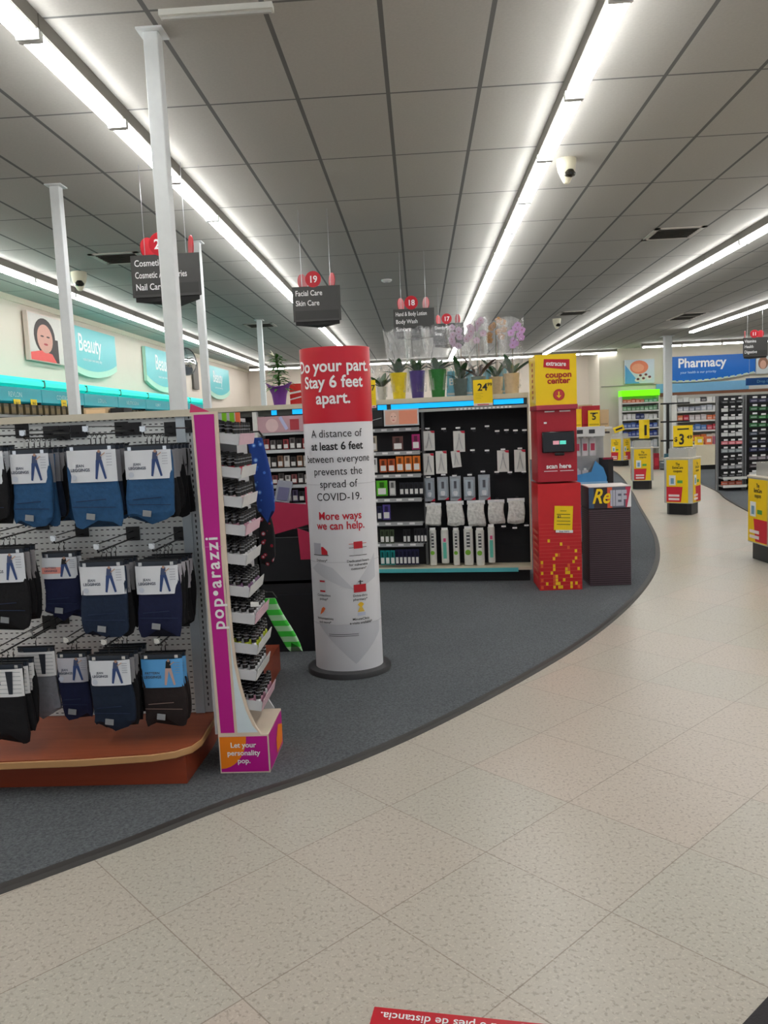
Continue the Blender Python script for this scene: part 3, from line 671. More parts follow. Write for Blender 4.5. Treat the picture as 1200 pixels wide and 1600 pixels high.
# ---- cloths hanging on the aisle side behind the display
def patterned(c1, c2, c3, kind):
    m, nt, b = nodes_mat('printed cloth'); tc = nt.nodes.new('ShaderNodeTexCoord')
    if kind == 'check':
        s = nt.nodes.new('ShaderNodeSeparateXYZ'); nt.links.new(tc.outputs['Object'], s.inputs[0])
        a = mth(nt, 'GREATER_THAN', mth(nt, 'SINE', mth(nt, 'MULTIPLY', s.outputs['Z'], 110)), 0); c = mth(nt, 'GREATER_THAN', mth(nt, 'SINE', mth(nt, 'MULTIPLY', s.outputs['Y'], 110)), 0)
        f = mth(nt, 'MULTIPLY', mth(nt, 'ADD', a, c), .5)
        cc = mixc(nt, f, lin(c1), lin(c2))
    else:
        v = nt.nodes.new('ShaderNodeTexVoronoi'); v.inputs['Scale'].default_value = 26; nt.links.new(tc.outputs['Object'], v.inputs['Vector'])
        cc = mixc(nt, mth(nt, 'LESS_THAN', v.outputs['Distance'], .3), lin(c1), mixc(nt, mth(nt, 'GREATER_THAN', v.outputs['Position'] if False else v.outputs['Distance'], .18), lin(c2), lin(c3)))
    nt.links.new(cc, b.inputs['Base Color']); b.inputs['Roughness'].default_value = .85; return m
def cloth_item(px, pyt, pyb, w_, Y, mt, label, lean=0., seed=0):
    a = aty(px, pyt, Y); b = aty(px, pyb, Y); t = thing('apron', label, 'hanging cloth', (a.x, Y, a.z))
    m = soft(w_, a.z-b.z, .03, mt, seed, flare=.2, bottom=.03)
    m.v = [(x-lean*z, y, z) for x, y, z in m.v]; m.build('cloth', t)
    m = MB(); m.tube([(.0, 0, .03), (-.99-a.x, .2, .035)], .003, BLACK, 6); m.build('hook_arm', t)
    m = MB(); m.tube([(-.03, 0, 0), (-.01, 0, .03), (.02, 0, .03), (.04, 0, 0)], .005, BLACK, 6); m.build('neck_strap', t)
cloth_item(399, 684, 808, .075, 3.9, patterned((22, 60, 140), (150, 190, 230), (60, 110, 200), 'dots'), 'blue cloth printed with white snowflakes hanging behind the magenta display', .10, 1)
cloth_item(411, 800, 880, .07, 4.0, patterned((16, 14, 20), (190, 180, 190), (150, 30, 50), 'dots'), 'black flowered cloth hanging below the blue snowflake cloth', .06, 2)
cloth_item(420, 935, 1010, .07, 3.95, patterned((60, 200, 60), (225, 240, 225), (0, 0, 0), 'check'), 'green and white checked cloth hanging low beside the magenta display', .42, 3)
t = thing('side_rack', 'narrow rack behind the magenta display with a wooden base and black pegboard side', 'display rack', (-1.0, 3.98, .0))
m = MB(); m.box(-.10, .12, 0, .55, .009, .16, WOODF); m.build('base', t)
m = MB(); m.box(-.10, .0, 0, .55, .16, 1.5, mat((196, 198, 200))); m.build('panel', t)
m = MB(); m.box(-.10, .05, -.01, .0, .16, 1.50, mat((210, 214, 218))); m.build('end_post', t)

# ---- dark bins with pink flaps
def bin_(x, y, w_, d_, h_, label, flaps):
    t = thing('dump_bin', label, 'dump bin', (x, y, .008))
    m = MB(); K = mat((14, 15, 22), .5)
    m.box(-w_/2, w_/2, -d_/2, -d_/2+.015, 0, h_, K); m.box(-w_/2, w_/2, d_/2-.015, d_/2, 0, h_, K)
    m.box(-w_/2, -w_/2+.015, -d_/2, d_/2, 0, h_, K); m.box(w_/2-.015, w_/2, -d_/2, d_/2, 0, h_, K); m.box(-w_/2, w_/2, -d_/2, d_/2, h_*.6, h_*.6+.02, K)
    m.box(-w_/2, w_/2, -d_/2-.001, -d_/2, h_*.5, h_*.5+.004, mat((30, 32, 44))); m.build('bin_body', t)
    PK = mat((196, 44, 84), .5)
    for pts, y_ in flaps:
        m = MB(); m.prism(pts, y_, y_+.006, PK); m.build('flap', t)
bin_(-.88, 5.12, .36, .44, .74, 'black cardboard bin with pink flaps standing left of the round column', [([(-.10, .975), (-.06, .765), (.16, .82), (.175, .945)], -.235), ([(.09, .80), (.10, .60), (.178, .60), (.178, .765)], -.245)])
bin_(-.64, 5.62, .34, .36, .86, 'second black bin with a pink flap, tucked behind the round column', [([(-.17, 1.02), (.08, .98), (.08, .62), (-.15, .62), (-.17, .90)], -.2)])

# ================================================================= ROUND INFORMATION COLUMN
CX, CY = -.465, 4.52; RX, RY = .198, .16; CH = 1.86
t = thing('sign_column', 'tall round cardboard column, red top and white body, with distancing instructions', 'sign column', (CX, CY, .008))
WHT = mat((226, 226, 230), .45, var=.015, scale=4); CRED = mat((200, 20, 44), .3, var=.02); GREYP = mat((206, 207, 213), .45, var=0)
def cyl(z0, z1, m, mb, e=0., n=48, cap=True):
    return mb.lathe([(1, z0), (1, z1)], m, n=n, sx=RX+e, sy=RY+e, cap=cap)
m = MB(); cyl(.03, 1.445, WHT, m)
for z in (.30, .66, 1.10): cyl(z, z+.003, mat((200, 200, 205)), m, .0012)
def bend(e=.002):
    # arc-length style wrap: x is distance measured round the front of the column
    def f(x, z):
        a = -math.pi/2+x/(.5*(RX+RY)*1.02)
        return ((RX+e)*math.cos(a), (RY+e)*math.sin(a), z)
    return f
def wrap_poly(mb, pts, m, e=.0015):
    # densify and wrap a convex polygon as a fan of thin vertical strips
    xs_ = [p[0] for p in pts]; x0, x1 = min(xs_), max(xs_); n = max(1, int((x1-x0)/.012)); f = bend(e)
    def span(x):
        zs = []
        for i in range(len(pts)):
            (xa, za), (xb, zb) = pts[i], pts[(i+1) % len(pts)]
            if abs(xa-xb) < 1e-9:
                if abs(x-xa) < 1e-6: zs += [za, zb]
            elif min(xa, xb)-1e-9 <= x <= max(xa, xb)+1e-9: zs.append(za+(zb-za)*(x-xa)/(xb-xa))
        return min(zs), max(zs)
    vs = []; fs = []
    for i in range(n+1):
        x = x0+(x1-x0)*i/n; a, b = span(x); vs += [f(x, a), f(x, b)]
    for i in range(n): fs.append((2*i, 2*i+2, 2*i+3, 2*i+1))
    mb.add(vs, fs, m)
# ghost heart shapes
wrap_poly(m, [(-.20, .62), (.0, .34+.18), (.06, .50), (-.05, .63), (-.14, .66)], GREYP); wrap_poly(m, [(.05, .51), (.2, .70), (.2, .56), (.07, .50)], GREYP)
wrap_poly(m, [(-.16, .30), (.05, .07), (.22, .24), (.22, .30)], GREYP, .0018)
B = bend(.0025)
for s_, z_, sz, bd in (('A distance of', 1.365, .062, 0), ('at least 6 feet', 1.295, .062, .022), ('between everyone', 1.225, .060, 0), ('prevents the', 1.155, .062, 0), ('spread of', 1.085, .062, 0), ('COVID-19.', 1.012, .062, 0)):
    m.text(s_, .0, z_, sz, 0, INK, bold=bd, fn=B, xs=.86)
for s_, z_ in (('More ways', .905), ('we can help.', .85)): m.text(s_, 0, z_, .062, 0, CRED, bold=.018, fn=B, xs=.86)
def cap(x, z, ls):
    for i, l in enumerate(ls): m.text(l, x, z-i*.022, .019, 0, INK, bold=.012, fn=B)
cap(-.115, .665, ['Delivery*']); cap(.09, .66, ['Dedicated hours', 'for vulnerable', 'customers*'])
cap(-.115, .465, ['Contactless', 'pickup*']); cap(.09, .46, ['Drive-thru', 'pharmacy*'])
cap(-.115, .30+.03, ['Immunizations', 'and more*']); cap(.09, .325, ['MinuteClinic', 'e-visits available*'])
# van
W_ = lambda pts, mm, e=.003: wrap_poly(m, pts, mm, e)
W_([(-.17, .705), (-.115, .705), (-.115, .77), (-.17, .77)], mat((186, 186, 196))); W_([(-.113, .705), (-.075, .705), (-.075, .725), (-.098, .75), (-.113, .75)], RED)
W_([(-.175, .700), (-.07, .700), (-.07, .704), (-.175, .704)], INK); W_([(-.158, .735), (-.146, .722), (-.134, .735), (-.14, .745), (-.152, .745)], RED, .004)
# screen stand
W_([(.065, .735), (.115, .735), (.115, .775), (.065, .775)], RED); W_([(.08, .755), (.09, .745), (.10, .755), (.095, .762), (.085, .762)], WHITE, .004)
for z in (.762, .74): W_([(.04, z), (.14, z), (.14, z+.003), (.04, z+.003)], CRED if z > .75 else INK, .0026)
W_([(.065, .70), (.115, .70), (.115, .735), (.065, .735)], mat((216, 216, 220))); W_([(.04, .695), (.14, .695), (.14, .698), (.04, .698)], INK)
# phone / box
W_([(-.14, .49), (-.095, .49), (-.095, .56), (-.14, .56)], mat((216, 216, 220))); W_([(-.135, .49), (-.10, .49), (-.10, .50), (-.135, .50)], RED, .004); W_([(-.135, .547), (-.10, .547), (-.10, .557), (-.135, .557)], RED, .004)
W_([(.055, .485), (.125, .485), (.125, .53), (.055, .53)], RED); W_([(.078, .51), (.09, .497), (.102, .51), (.096, .518), (.084, .518)], WHITE, .004); W_([(.088, .53), (.096, .53), (.096, .553), (.088, .553)], DGREY); W_([(.08, .543), (.108, .543), (.108, .548), (.08, .548)], DGREY, .0032)
# carrot and candle-like figure
W_([(-.145, .355), (-.118, .375), (-.105, .395), (-.12, .405), (-.14, .385)], mat((236, 110, 50))); W_([(-.118, .395), (-.10, .395), (-.098, .42), (-.11, .415)], mat((90, 130, 60)), .0034)
W_([(.075, .40), (.105, .40), (.108, .415), (.10, .427), (.08, .427), (.072, .415)], mat((244, 196, 40))); W_([(.07, .372), (.11, .372), (.103, .40), (.078, .40)], mat((236, 200, 90))); W_([(.07, .35), (.115, .35), (.115, .368), (.07, .368)], mat((200, 206, 226)))
for z in (.245, .235): W_([(-.09, z), (.07, z), (.07, z+.003), (-.09, z+.003)], mat((90, 90, 95)))
m.build('printed_sleeve', t)
m = MB(); m.lathe([(1, 1.445), (1, CH)], CRED, n=48, sx=RX+.001, sy=RY+.001)
B2 = bend(.004)
for s_, z_, sz in (('Do your part.', 1.725, .092), ('Stay 6 feet', 1.638, .092), ('apart.', 1.55, .092)): m.text(s_, -.005, z_, sz, 0, TXTW, bold=.022, fn=B2, xs=.86)
m.build('red_header', t)
m = MB(); m.lathe([(1, 0), (1, .022), (.985, .03)], mat((64, 64, 66), .5), n=48, sx=.245, sy=.225); m.build('base_disc', t)

# ================================================================= AISLE END GONDOLA (black panel and cosmetics)
GP = (.94, 6.86, 0); GZ = R(-7.5)
def G(px, py, off=0.): return onplane(px, py, GP, GZ, off)
def GL(x, y, z):   # gondola local to world
    return Vector((GP[0]+x*math.cos(GZ)-y*math.sin(GZ), GP[1]+x*math.sin(GZ)+y*math.cos(GZ), z))
t = thing('cosmetics_gondola', 'long store gondola with black peg panel and cosmetics shelves, flower pots on top', 'store shelving', GP, GZ)
BEI = mat((206, 198, 176), .5); KB = mat((7, 9, 16), .75, var=0)
m = MB(); m.box(-3.6, -.02, .06, .5, .009, .115, mat((12, 12, 14))); m.build('kick_base', t)
m = MB(); m.box(-3.6, -.0, 0, .5, .115, .14, BEI); m.box(-3.6, -.12, -.006, 0, .10, .135, mat((84, 184, 190))); m.build('bottom_shelf', t)
m = MB(); m.box(-.93, -.0, .24, .27, .14, 1.56, KB)
for i in range(8):
    m.box(-.92, -.01, .2385, .24, .3+i*.15, .301+i*.15, mat((16, 19, 28), .7))
m.build('peg_panel', t)
m = MB(); m.box(-3.6, -.93, .20, .27, .14, 1.56, mat((14, 15, 20), .7)); m.box(-.955, -.93, .17, .27, .14, 1.56, mat((120, 122, 124))); m.build('shelf_back', t)
m = MB(); m.box(-3.6, 0, .0, .5, 1.62, 1.655, BEI); m.box(-3.6, 0, -.004, 0, 1.612, 1.655, BEI); m.box(-.012, .0, .0, .5, .14, 1.612, BEI); m.build('top_shelf', t)
BL = mat((0, 170, 240), .4, emit=.9, var=0)
m = MB(); m.box(-3.6, 0, .03, .26, 1.56, 1.62, mat((70, 72, 66))); m.build('light_housing', t)
for a, b in ((603, 589), (741, 610), (818, 771), (474, 455), (430, 422)):
    x0 = (G(b, 630)-Vector(GP)).dot(Vector((math.cos(GZ), math.sin(GZ), 0))); x1 = (G(a, 630)-Vector(GP)).dot(Vector((math.cos(GZ), math.sin(GZ), 0)))
    m = MB(); m.box(x0, x1, .02, .032, 1.566, 1.608, BL); m.build('light_panel', t)
m = MB(); m.box(-.93, -.0, -.0, .22, 1.542, 1.552, mat((150, 154, 152), .3)); m.box(-.95, 0, -.004, 0, 1.53, 1.555, mat((170, 173, 170), .3))
for i in range(14): m.box(-.62+i*.035, -.60+i*.035, -.006, -.004, 1.534, 1.548, TXTW)
m.build('price_rail', t)

# hook tags on black panel
S7 = 4.615
def c7(x, y): return 580+x/S7, 600+y/S7
hk = None
def hook(px, py, n_=0):
    global hk
    p = G(px, py, .10); q = GL(0, 0, 0)
    if hk is None:
        hk = thing('peg_hook', 'small empty peg with a white price tip on the black panel', 'peg hook', (0, 0, 0), GZ, 'pegs on the black panel')
        m = MB(); m.tube([(0, .002, 0), (0, .13, 0)], .0025, CHROME, 5); m.tube([(0, .0, -.012), (0, .13, -.012)], .002, CHROME, 5); m.build('arm', hk)
        m = MB(); m.box(-.02, .02, -.002, .0, -.006, .008, TAG); m.build('price_tip', hk)
        m = MB(); m.box(-.014, .014, .126, .13, -.03, .012, mat((40, 42, 50))); m.build('back_plate', hk); o = hk
    else: o = dup(hk, None)
    row = 'top' if py < 675 else 'second' if py < 708 else 'third' if py < 745 else 'fourth' if py < 800 else 'bottom'
    o['label'] = 'small peg with a white price tip, %s row of the black panel' % row; o['group'] = '%s row pegs on the black panel' % row
    o.location = p; return o
for x, y in [(405, 322), (522, 324), (625, 317), (735, 322), (835, 305), (908, 340), (975, 333), (1040, 335), (1105, 333), (730, 478), (835, 480), (905, 635), (1000, 637), (1100, 633), (955, 1027), (1035, 1038), (1120, 1020), (805, 632), (710, 655), (600, 662), (520, 655), (412, 672), (1072, 465), (950, 472), (770, 845), (640, 853), (445, 860), (905, 840), (1050, 830)]:
    hook(*c7(x, y))
def card_pack(x0, y0, x1, y1, label, kind, grp=None, tilt=0., off=.11):
    a = G(*c7(x0, y0), off); b = G(*c7(x1, y1), off); w_ = (Vector((b.x-a.x, b.y-a.y))).length; h_ = a.z-b.z
    t = thing('hanging_pack', label, 'hanging pack', ((a.x+b.x)/2, (a.y+b.y)/2, a.z), GZ, grp); t.rotation_euler = (0, tilt, GZ)
    m = MB(); rd = mat((200, 30, 60))
    if kind == 'tool':
        m.box(-w_/2, w_/2, 0, .004, -h_, 0, mat((222, 222, 218), .4)); m.poly([(w_*.1, -.001), (w_/2, -.001), (w_/2, -h_*.12), (w_*.25, -h_*.1)], -.001, rd); m.build('backing_card', t)
        m = MB()
        for s_ in (-1, 1): m.tube([(s_*w_*.02, -.006, -h_*.28), (s_*w_*.09, -.006, -h_*.5), (s_*w_*.26, -.006, -h_*.86)], .0035, SILVER, 6)
        m.tube([(0, -.006, -h_*.12), (0, -.006, -h_*.4)], .0045, SILVER, 6); m.build('nail_tool', t)
    elif kind == 'blister':
        m.box(-w_/2, w_/2, .002, .006, -h_, 0, mat((160, 168, 176), .4)); m.poly([(w_*.1, -h_), (w_/2, -h_), (w_/2, -h_*.88)], .001, rd); m.build('backing_card', t)
        m = MB(); m.box(-w_*.38, w_*.38, -.012, .002, -h_*.85, -h_*.12, mat((170, 182, 192), .12, .1)); m.build('blister', t, bevel=.004)
        m = MB(); m.box(-w_*.12, w_*.12, -.0125, -.0121, -h_*.5, -h_*.2, mat((80, 84, 92))); m.lathe([(w_*.2, -h_*.8), (w_*.25, -h_*.66), (w_*.2, -h_*.6)], mat((215, 220, 225), .2), c=(0, -.008, 0), n=10, sy=.3); m.build('contents', t)
    elif kind == 'bag':
        g = soft(w_, h_*.9, .04, mat((216, 218, 212), .3, var=.45, scale=45, bump=1.), int(x0), flare=.02, bottom=.006); g.v = [(x*(.9+.1*abs(z)/h_), y, z-h_*.1) for x, y, z in g.v]; g.build('filled_bag', t)
        m.box(-w_/2, w_/2, -.003, .003, -h_*.16, 0, mat((226, 230, 232), .25)); m.box(w_*.2, w_*.4, -.0045, -.003, -h_*.2, -h_*.1, rd); m.build('header_strip', t)
    elif kind.startswith('tube'):
        cc = (222, 224, 218)
        m.lathe([(w_*.40, -h_), (w_*.44, -h_*.97), (w_*.44, -h_*.06), (w_*.2, -h_*.03)], mat(cc, .3, var=.1, scale=60), n=14, sy=.7); m.build('sleeve', t)
        q = MB()
        if kind == 'tube_green':
            q.disc(-w_*.05, -h_*.66, w_*.26, -w_*.33, mat((120, 180, 50))); q.box(-w_*.16, w_*.16, -w_*.33, -w_*.32, -h_*.52, -h_*.14, mat((80, 84, 84)))
            for k in range(4): q.box(-w_*.14, w_*.14, -w_*.335, -w_*.33, -h_*(.2+.09*k), -h_*(.17+.09*k), WHITE)
        else:
            q.box(-w_*.2, w_*.2, -w_*.33, -w_*.32, -h_*.86, -h_*.4, mat((96, 190, 170))); q.box(-w_*.15, w_*.15, -w_*.33, -w_*.32, -h_*.38, -h_*.28, mat((220, 90, 140)))
        q.build('printed_label', t)
        q = MB(); q.box(-w_*.36, w_*.36, -.003, .003, -h_*.05, .004, TAG); q.build('hang_tab', t)
for k, (x0, y0, x1, y1, lab, tl) in enumerate([(375, 340, 460, 478, 'nail clipper on a white card, top left of the black panel', 0), (590, 340, 678, 488, 'nail nipper on a white card, top row above the tilted card', 0),
        (375, 502, 455, 655, 'nail tool on a white card, left end of the second row on the black panel', 0), (463, 485, 548, 645, 'nail tool on a white card, second in the second row of the black panel', 0),
        (572, 483, 642, 600, 'smaller tilted white tool card in the second row of the black panel', -.09), (907, 480, 995, 632, 'scissors card, left of the two at the right side of the black panel', 0), (1030, 475, 1115, 632, 'scissors card at the far right of the black panel', 0)]):
    card_pack(x0, y0, x1, y1, lab, 'tool', None, tl)
for k, (x0, y0, x1, y1) in enumerate([(383, 680, 460, 845), (475, 672, 560, 835), (565, 665, 650, 840), (665, 672, 752, 835), (770, 655, 860, 835)]):
    card_pack(x0, y0, x1, y1, '%s clear blister pack in the middle row of the black panel' % ['leftmost', 'second from left', 'central, shiniest', 'fourth from left', 'rightmost'][k], 'blister')
for k, (x0, y0, x1, y1) in enumerate([(390, 860, 510, 1018), (540, 845, 672, 1020), (690, 840, 825, 1020), (840, 835, 965, 1005), (980, 825, 1110, 1005)]):
    card_pack(x0, y0, x1, y1, '%s clear bag of cotton items in the row below the blister packs' % ['leftmost', 'second', 'third', 'fourth', 'rightmost'][k], 'bag')
for k, (x0, y0, x1, y1, g) in enumerate([(413, 1040, 480, 1305, 'green'), (497, 1040, 568, 1290, 'teal'), (583, 1040, 645, 1305, 'green'), (660, 1030, 745, 1303, 'green'), (747, 1040, 825, 1305, 'green'), (835, 1015, 900, 1285, 'teal')]):
    card_pack(x0, y0, x1, y1, '%s tall cotton pad sleeve with %s print at the bottom of the black panel' % (['first', 'second', 'third', 'fourth', 'fifth', 'rightmost'][k], g), 'tube_'+g)

# cosmetics shelves left of the black panel
def glx(px, off=0.): return (G(px, 750, off)-Vector(GP)).dot(Vector((math.cos(GZ), math.sin(GZ), 0)))
SHL = mat((150, 152, 154), .35)
for i, yy in enumerate((330, 500, 665, 840, 1012, 1165)):
    z = G(600, 600+yy/S7, 0).z
    for x0, x1 in ((-1.45, -.96),):
        m = MB(); m.box(x0, x1, .06, .2, z-.012, z, SHL); m.box(x0, x1, .05, .06, z-.022, z+.012, mat((170, 172, 174), .3))
        for k in range(4): m.box(x0+.04+k*.11, x0+.09+k*.11, .048, .05, z-.012, z+.006, TAG)
        m.build('shelf_rail', t)
m = MB(); x0, x1 = glx(604), glx(658); z0, z1 = G(630, 665).z, G(630, 639).z
FR = mat((196, 200, 202), .3); SK = mat((222, 178, 158)); SK2 = mat((232, 150, 120))
m.box(x0, x1, .0, .02, z0, z1, FR); mid = (x0+x1)/2-.02; m.rect(x0+.012, mid, z0+.012, z1-.012, -.001, SK); m.rect(mid, x1-.012, z0+.012, z1-.012, -.001, SK2)
m.disc(mid-.05, (z0+z1)/2, .03, -.002, mat((236, 196, 180)), rz=.045); m.disc(mid-.065, (z0+z1)/2+.01, .006, -.003, mat((60, 40, 40)), rz=.003); m.disc(mid-.035, (z0+z1)/2+.01, .006, -.003, mat((60, 40, 40)), rz=.003); m.disc(mid-.05, (z0+z1)/2-.022, .01, -.003, mat((190, 70, 80)), rz=.004)
m.build('picture_panel', t)
m = MB(); m.box(glx(583), glx(602), 0, .02, G(590, 666).z, G(590, 641).z, mat((20, 20, 22))); m.obox(((glx(583)+glx(602))/2, -.002, G(590, 655).z), (.09, .002, .004), FR, (0, R(-12), 0)); m.build('picture_panel', t)
def simple_pack(cx, cz, w_, h_, rgb, label, grp, kind='pack', off=.04, nm='cosmetic_pack'):
    p = Vector(GP)+Vector((cx*math.cos(GZ), cx*math.sin(GZ), 0))+Vector((-math.sin(GZ), math.cos(GZ), 0))*off
    m = MB(); M_ = mat(rgb, .35)
    m.box(-w_/2, w_/2, 0, .006, 0, h_, M_); m.box(-w_*.36, w_*.36, -.006, 0, h_*.1, h_*.5, mat((232, 232, 230), .4)); m.box(-w_*.2, w_*.2, -.008, -.006, h_*.55, h_*.9, mat(tuple(int(c*.55) for c in rgb), .3))
    return tag(m.build(nm, None, (p.x, p.y, cz), GZ), label, 'cosmetic pack', grp)
def items7(y1, lst):
    for (x0, xx1, y0, rgb, lab, grp, n) in lst:
        wpx = (xx1-x0)/n
        z0 = G(610, 600+y1/S7, .04).z; z1 = G(610, 600+y0/S7, .04).z
        for k in range(n):
            a = glx(580+(x0+wpx*k)/S7, .04); b = glx(580+(x0+wpx*(k+1))/S7, .04)
            simple_pack((a+b)/2, z0, (b-a)*.88, z1-z0, rgb, lab, grp)
items7(480, [(160, 245, 380, (96, 62, 58), 'brown cosmetics card below the picture panel', None, 1), (300, 365, 370, (170, 30, 110), 'magenta cosmetics card beside the black panel', None, 1), (10, 55, 370, (190, 180, 160), 'pale cosmetics card next to the round column, top row', None, 1)])
items7(635, [(62, 180, 540, (190, 84, 34), 'white and orange brush pack on the second cosmetics row', 'orange brush packs', 2), (182, 362, 525, (226, 120, 30), 'bright orange cosmetics pack on the second row', 'bright orange packs', 3), (15, 50, 530, (222, 222, 222), 'white pack at the left end of the second cosmetics row', None, 1)])
items7(805, [(30, 120, 695, (90, 190, 40), 'bright green cosmetics pack next to the round column', None, 1), (126, 176, 700, (190, 190, 190), 'white and black pack right of the green pack', None, 1), (200, 376, 715, (34, 36, 44), 'small black and white pack on the third cosmetics row', 'black and white packs on the third row', 5)])
items7(978, [(70, 132, 870, (86, 72, 150), 'purple cosmetics pack on the fourth row', None, 1), (32, 68, 880, (40, 44, 80), 'dark blue cosmetics pack on the fourth row', None, 1)])
items7(1148, [(45, 150, 1050, (70, 84, 60), 'dark green cosmetics pack on the fifth row', 'dark green packs on the fifth row', 3), (212, 268, 1050, (30, 30, 34), 'black pack with white label, left group on the fifth row', 'black packs, left group on the fifth row', 2), (292, 388, 1045, (34, 34, 40), 'black pack with white label, right group on the fifth row', 'black packs, right group on the fifth row', 4)])
items7(1305, [(40, 150, 1200, (30, 140, 140), 'teal cosmetics pack on the lowest row', 'teal packs on the lowest row', 3), (150, 325, 1195, (34, 34, 70), 'dark blue pack with white label on the lowest row', 'dark blue packs on the lowest row', 6)])
# left cosmetics bay, seen between display and column
S3 = 5.333
def c3(x, y): return 280+x/S3, 620+y/S3
def z3(y): return G(440, 620+y/S3, .0).z
xa, xb = glx(411), glx(480)
m = MB(); m.box(xa-.06, xa-.02, -.02, .2, .14, 1.6, mat((226, 226, 222), .3)); m.box(xa-.02, xb+.25, .0, .012, z3(295), z3(160), mat((198, 160, 168)))
m.obox((glx(448), -.003, z3(220)), (.03, .004, .13), mat((196, 200, 236)), (0, R(-28), 0)); m.rect(glx(458), glx(472), z3(280), z3(190), -.002, mat((180, 60, 70))); m.disc(glx(430), z3(235), .06, -.002, mat((224, 196, 196)))
m.build('picture_panel', t)
for i, y in enumerate((300, 450, 605, 745, 900)):
    z = z3(y); m = MB(); m.box(xa-.02, xb+.3, .02, .2, z-.012, z, SHL); m.box(xa-.02, xb+.3, .01, .02, z-.02, z+.01, FR); m.build('shelf_rail', t)
    if i < 4:
        zb = z3((450, 600, 740, 890)[i])+.012; hh = z-.03-zb; pal = [[(170, 60, 66), (120, 110, 110), (60, 50, 50)], [(220, 214, 208), (60, 56, 56), (150, 110, 84)], [(190, 186, 184), (150, 80, 84), (90, 84, 84)], [(150, 150, 160), (120, 110, 150), (60, 60, 66)]][i]
        x = xa; k = 0
        while x < xb+.05:
            w_ = .052; simple_pack(x+.03, zb, w_, hh*random.uniform(.7, .92), pal[k % 3], 'small makeup pack on the %s shelf left of the round column' % ['top', 'second', 'third', 'fourth'][i]+(', %s' % {(170, 60, 66): 'red', (120, 110, 110): 'grey', (60, 50, 50): 'dark', (220, 214, 208): 'white', (60, 56, 56): 'dark', (150, 110, 84): 'tan', (190, 186, 184): 'silver', (150, 80, 84): 'rose', (90, 84, 84): 'grey', (150, 150, 160): 'grey', (120, 110, 150): 'violet', (60, 60, 66): 'dark'}[pal[k % 3]]), 'makeup packs left of the round column, shelf %s colour %s' % (['one', 'two', 'three', 'four'][i], ['one', 'two', 'three'][k % 3]), off=.07)
            x += .062; k += 1
# clear tilted bin
p = G(443, 768, -.1); t2 = thing('acrylic_tray', 'tilted clear tray of makeup packs hanging left of the round column', 'tray', p, GZ)
m = MB(); m.obox((0, 0, 0), (.14, .012, .20), mat((150, 154, 168), .15, .2), (R(-20), R(8), 0)); m.build('tray_body', t2)
m = MB(); m.obox((.0, -.016, -.02), (.10, .01, .12), mat((88, 88, 124)), (R(-20), R(8), 0)); m.build('packs_inside', t2)

# big yellow ticket on the flower shelf, other tickets
def ticket(px0, py0, px1, py1, label, lines, off=-.012):
    a = G(px0, py0, off); b = G(px1, py1, off); w_ = Vector((b.x-a.x, b.y-a.y)).length; h_ = a.z-b.z
    t = thing('price_ticket', label, 'price ticket', ((a.x+b.x)/2, (a.y+b.y)/2, b.z), GZ)
    m = MB(); m.box(-w_/2, w_/2, 0, .002, .0, h_, YEL)
    for s_, x, z, sz, bd in lines: m.text(s_, x*w_, z*h_, sz*h_, -.002, INK, bold=bd)
    for k in range(4): m.box(-w_*.4, -w_*.4+w_*(.3+.1*(k % 2)), -.001, .0, h_*(.22+.07*k), h_*(.225+.07*k), INK)
    m.build('ticket_card', t)
    m = MB(); m.box(-w_/2, w_/2, -.004, .0, -.018, .004, mat((235, 225, 220))); m.box(-w_*.3, w_*.3, -.005, -.004, -.012, -.004, RED); m.build('holder', t)
ticket(739, 594, 770, 630, 'large yellow price card reading 24.99 on the flower shelf', [('24', -.02, .55, .42, .02), ('99', .36, .72, .2, .01)])
ticket(579, 594, 588, 634, 'narrow yellow price card just right of the round column', [('7', -.02, .6, .3, .02)])

# ================================================================= POTTED FLOWERS ON THE SHELF
TOPZ = 1.655
def leaf(mb, base, direction, L, W, m, curl=.5, n=7):
    d = Vector(direction).normalized(); side = d.cross(Vector((0, 0, 1))).normalized() if abs(d.z) < .98 else Vector((1, 0, 0)); b = Vector(base); vs = []; fs = []
    up = side.cross(d)
    for i in range(n+1):
        u = i/n; w_ = W*math.sin(math.pi*min(1, u*.92+.06))**.7/2; c = b+d*L*u-Vector((0, 0, 1))*curl*L*u*u*.5
        vs += [c-side*w_+up*w_*.25, c-up*.001, c+side*w_+up*w_*.25]
    for i in range(n):
        for k in range(2): q = i*3+k; fs.append((q, q+1, q+4, q+3))
    mb.add(vs, fs, m)
def sleeve(w0, w1, h, z0, seed=0):
    m = MB(); n = 20; vs = []; fs = []; rnd = random.Random(seed); ph = rnd.uniform(0, 6)
    for j in range(9):
        u = j/8; r = (w0+(w1-w0)*u)/2
        for i in range(n):
            a = 2*math.pi*i/n; rr = r*(1+.10*math.sin(3*a+ph+u*2)+.06*math.sin(7*a+ph)); vs.append((rr*math.cos(a), rr*.7*math.sin(a), z0+h*u+(.02*math.sin(4*a+ph) if j == 8 else 0)))
    for j in range(8):
        for i in range(n): fs.append((j*n+i, j*n+(i+1) % n, (j+1)*n+(i+1) % n, (j+1)*n+i))
    return m.add(vs, fs, FILM)
LEAFD = mat((36, 78, 36), .35, var=.2); LEAFB = mat((58, 34, 24), .4, var=.2); LEAFG = mat((66, 124, 44), .45, var=.25)
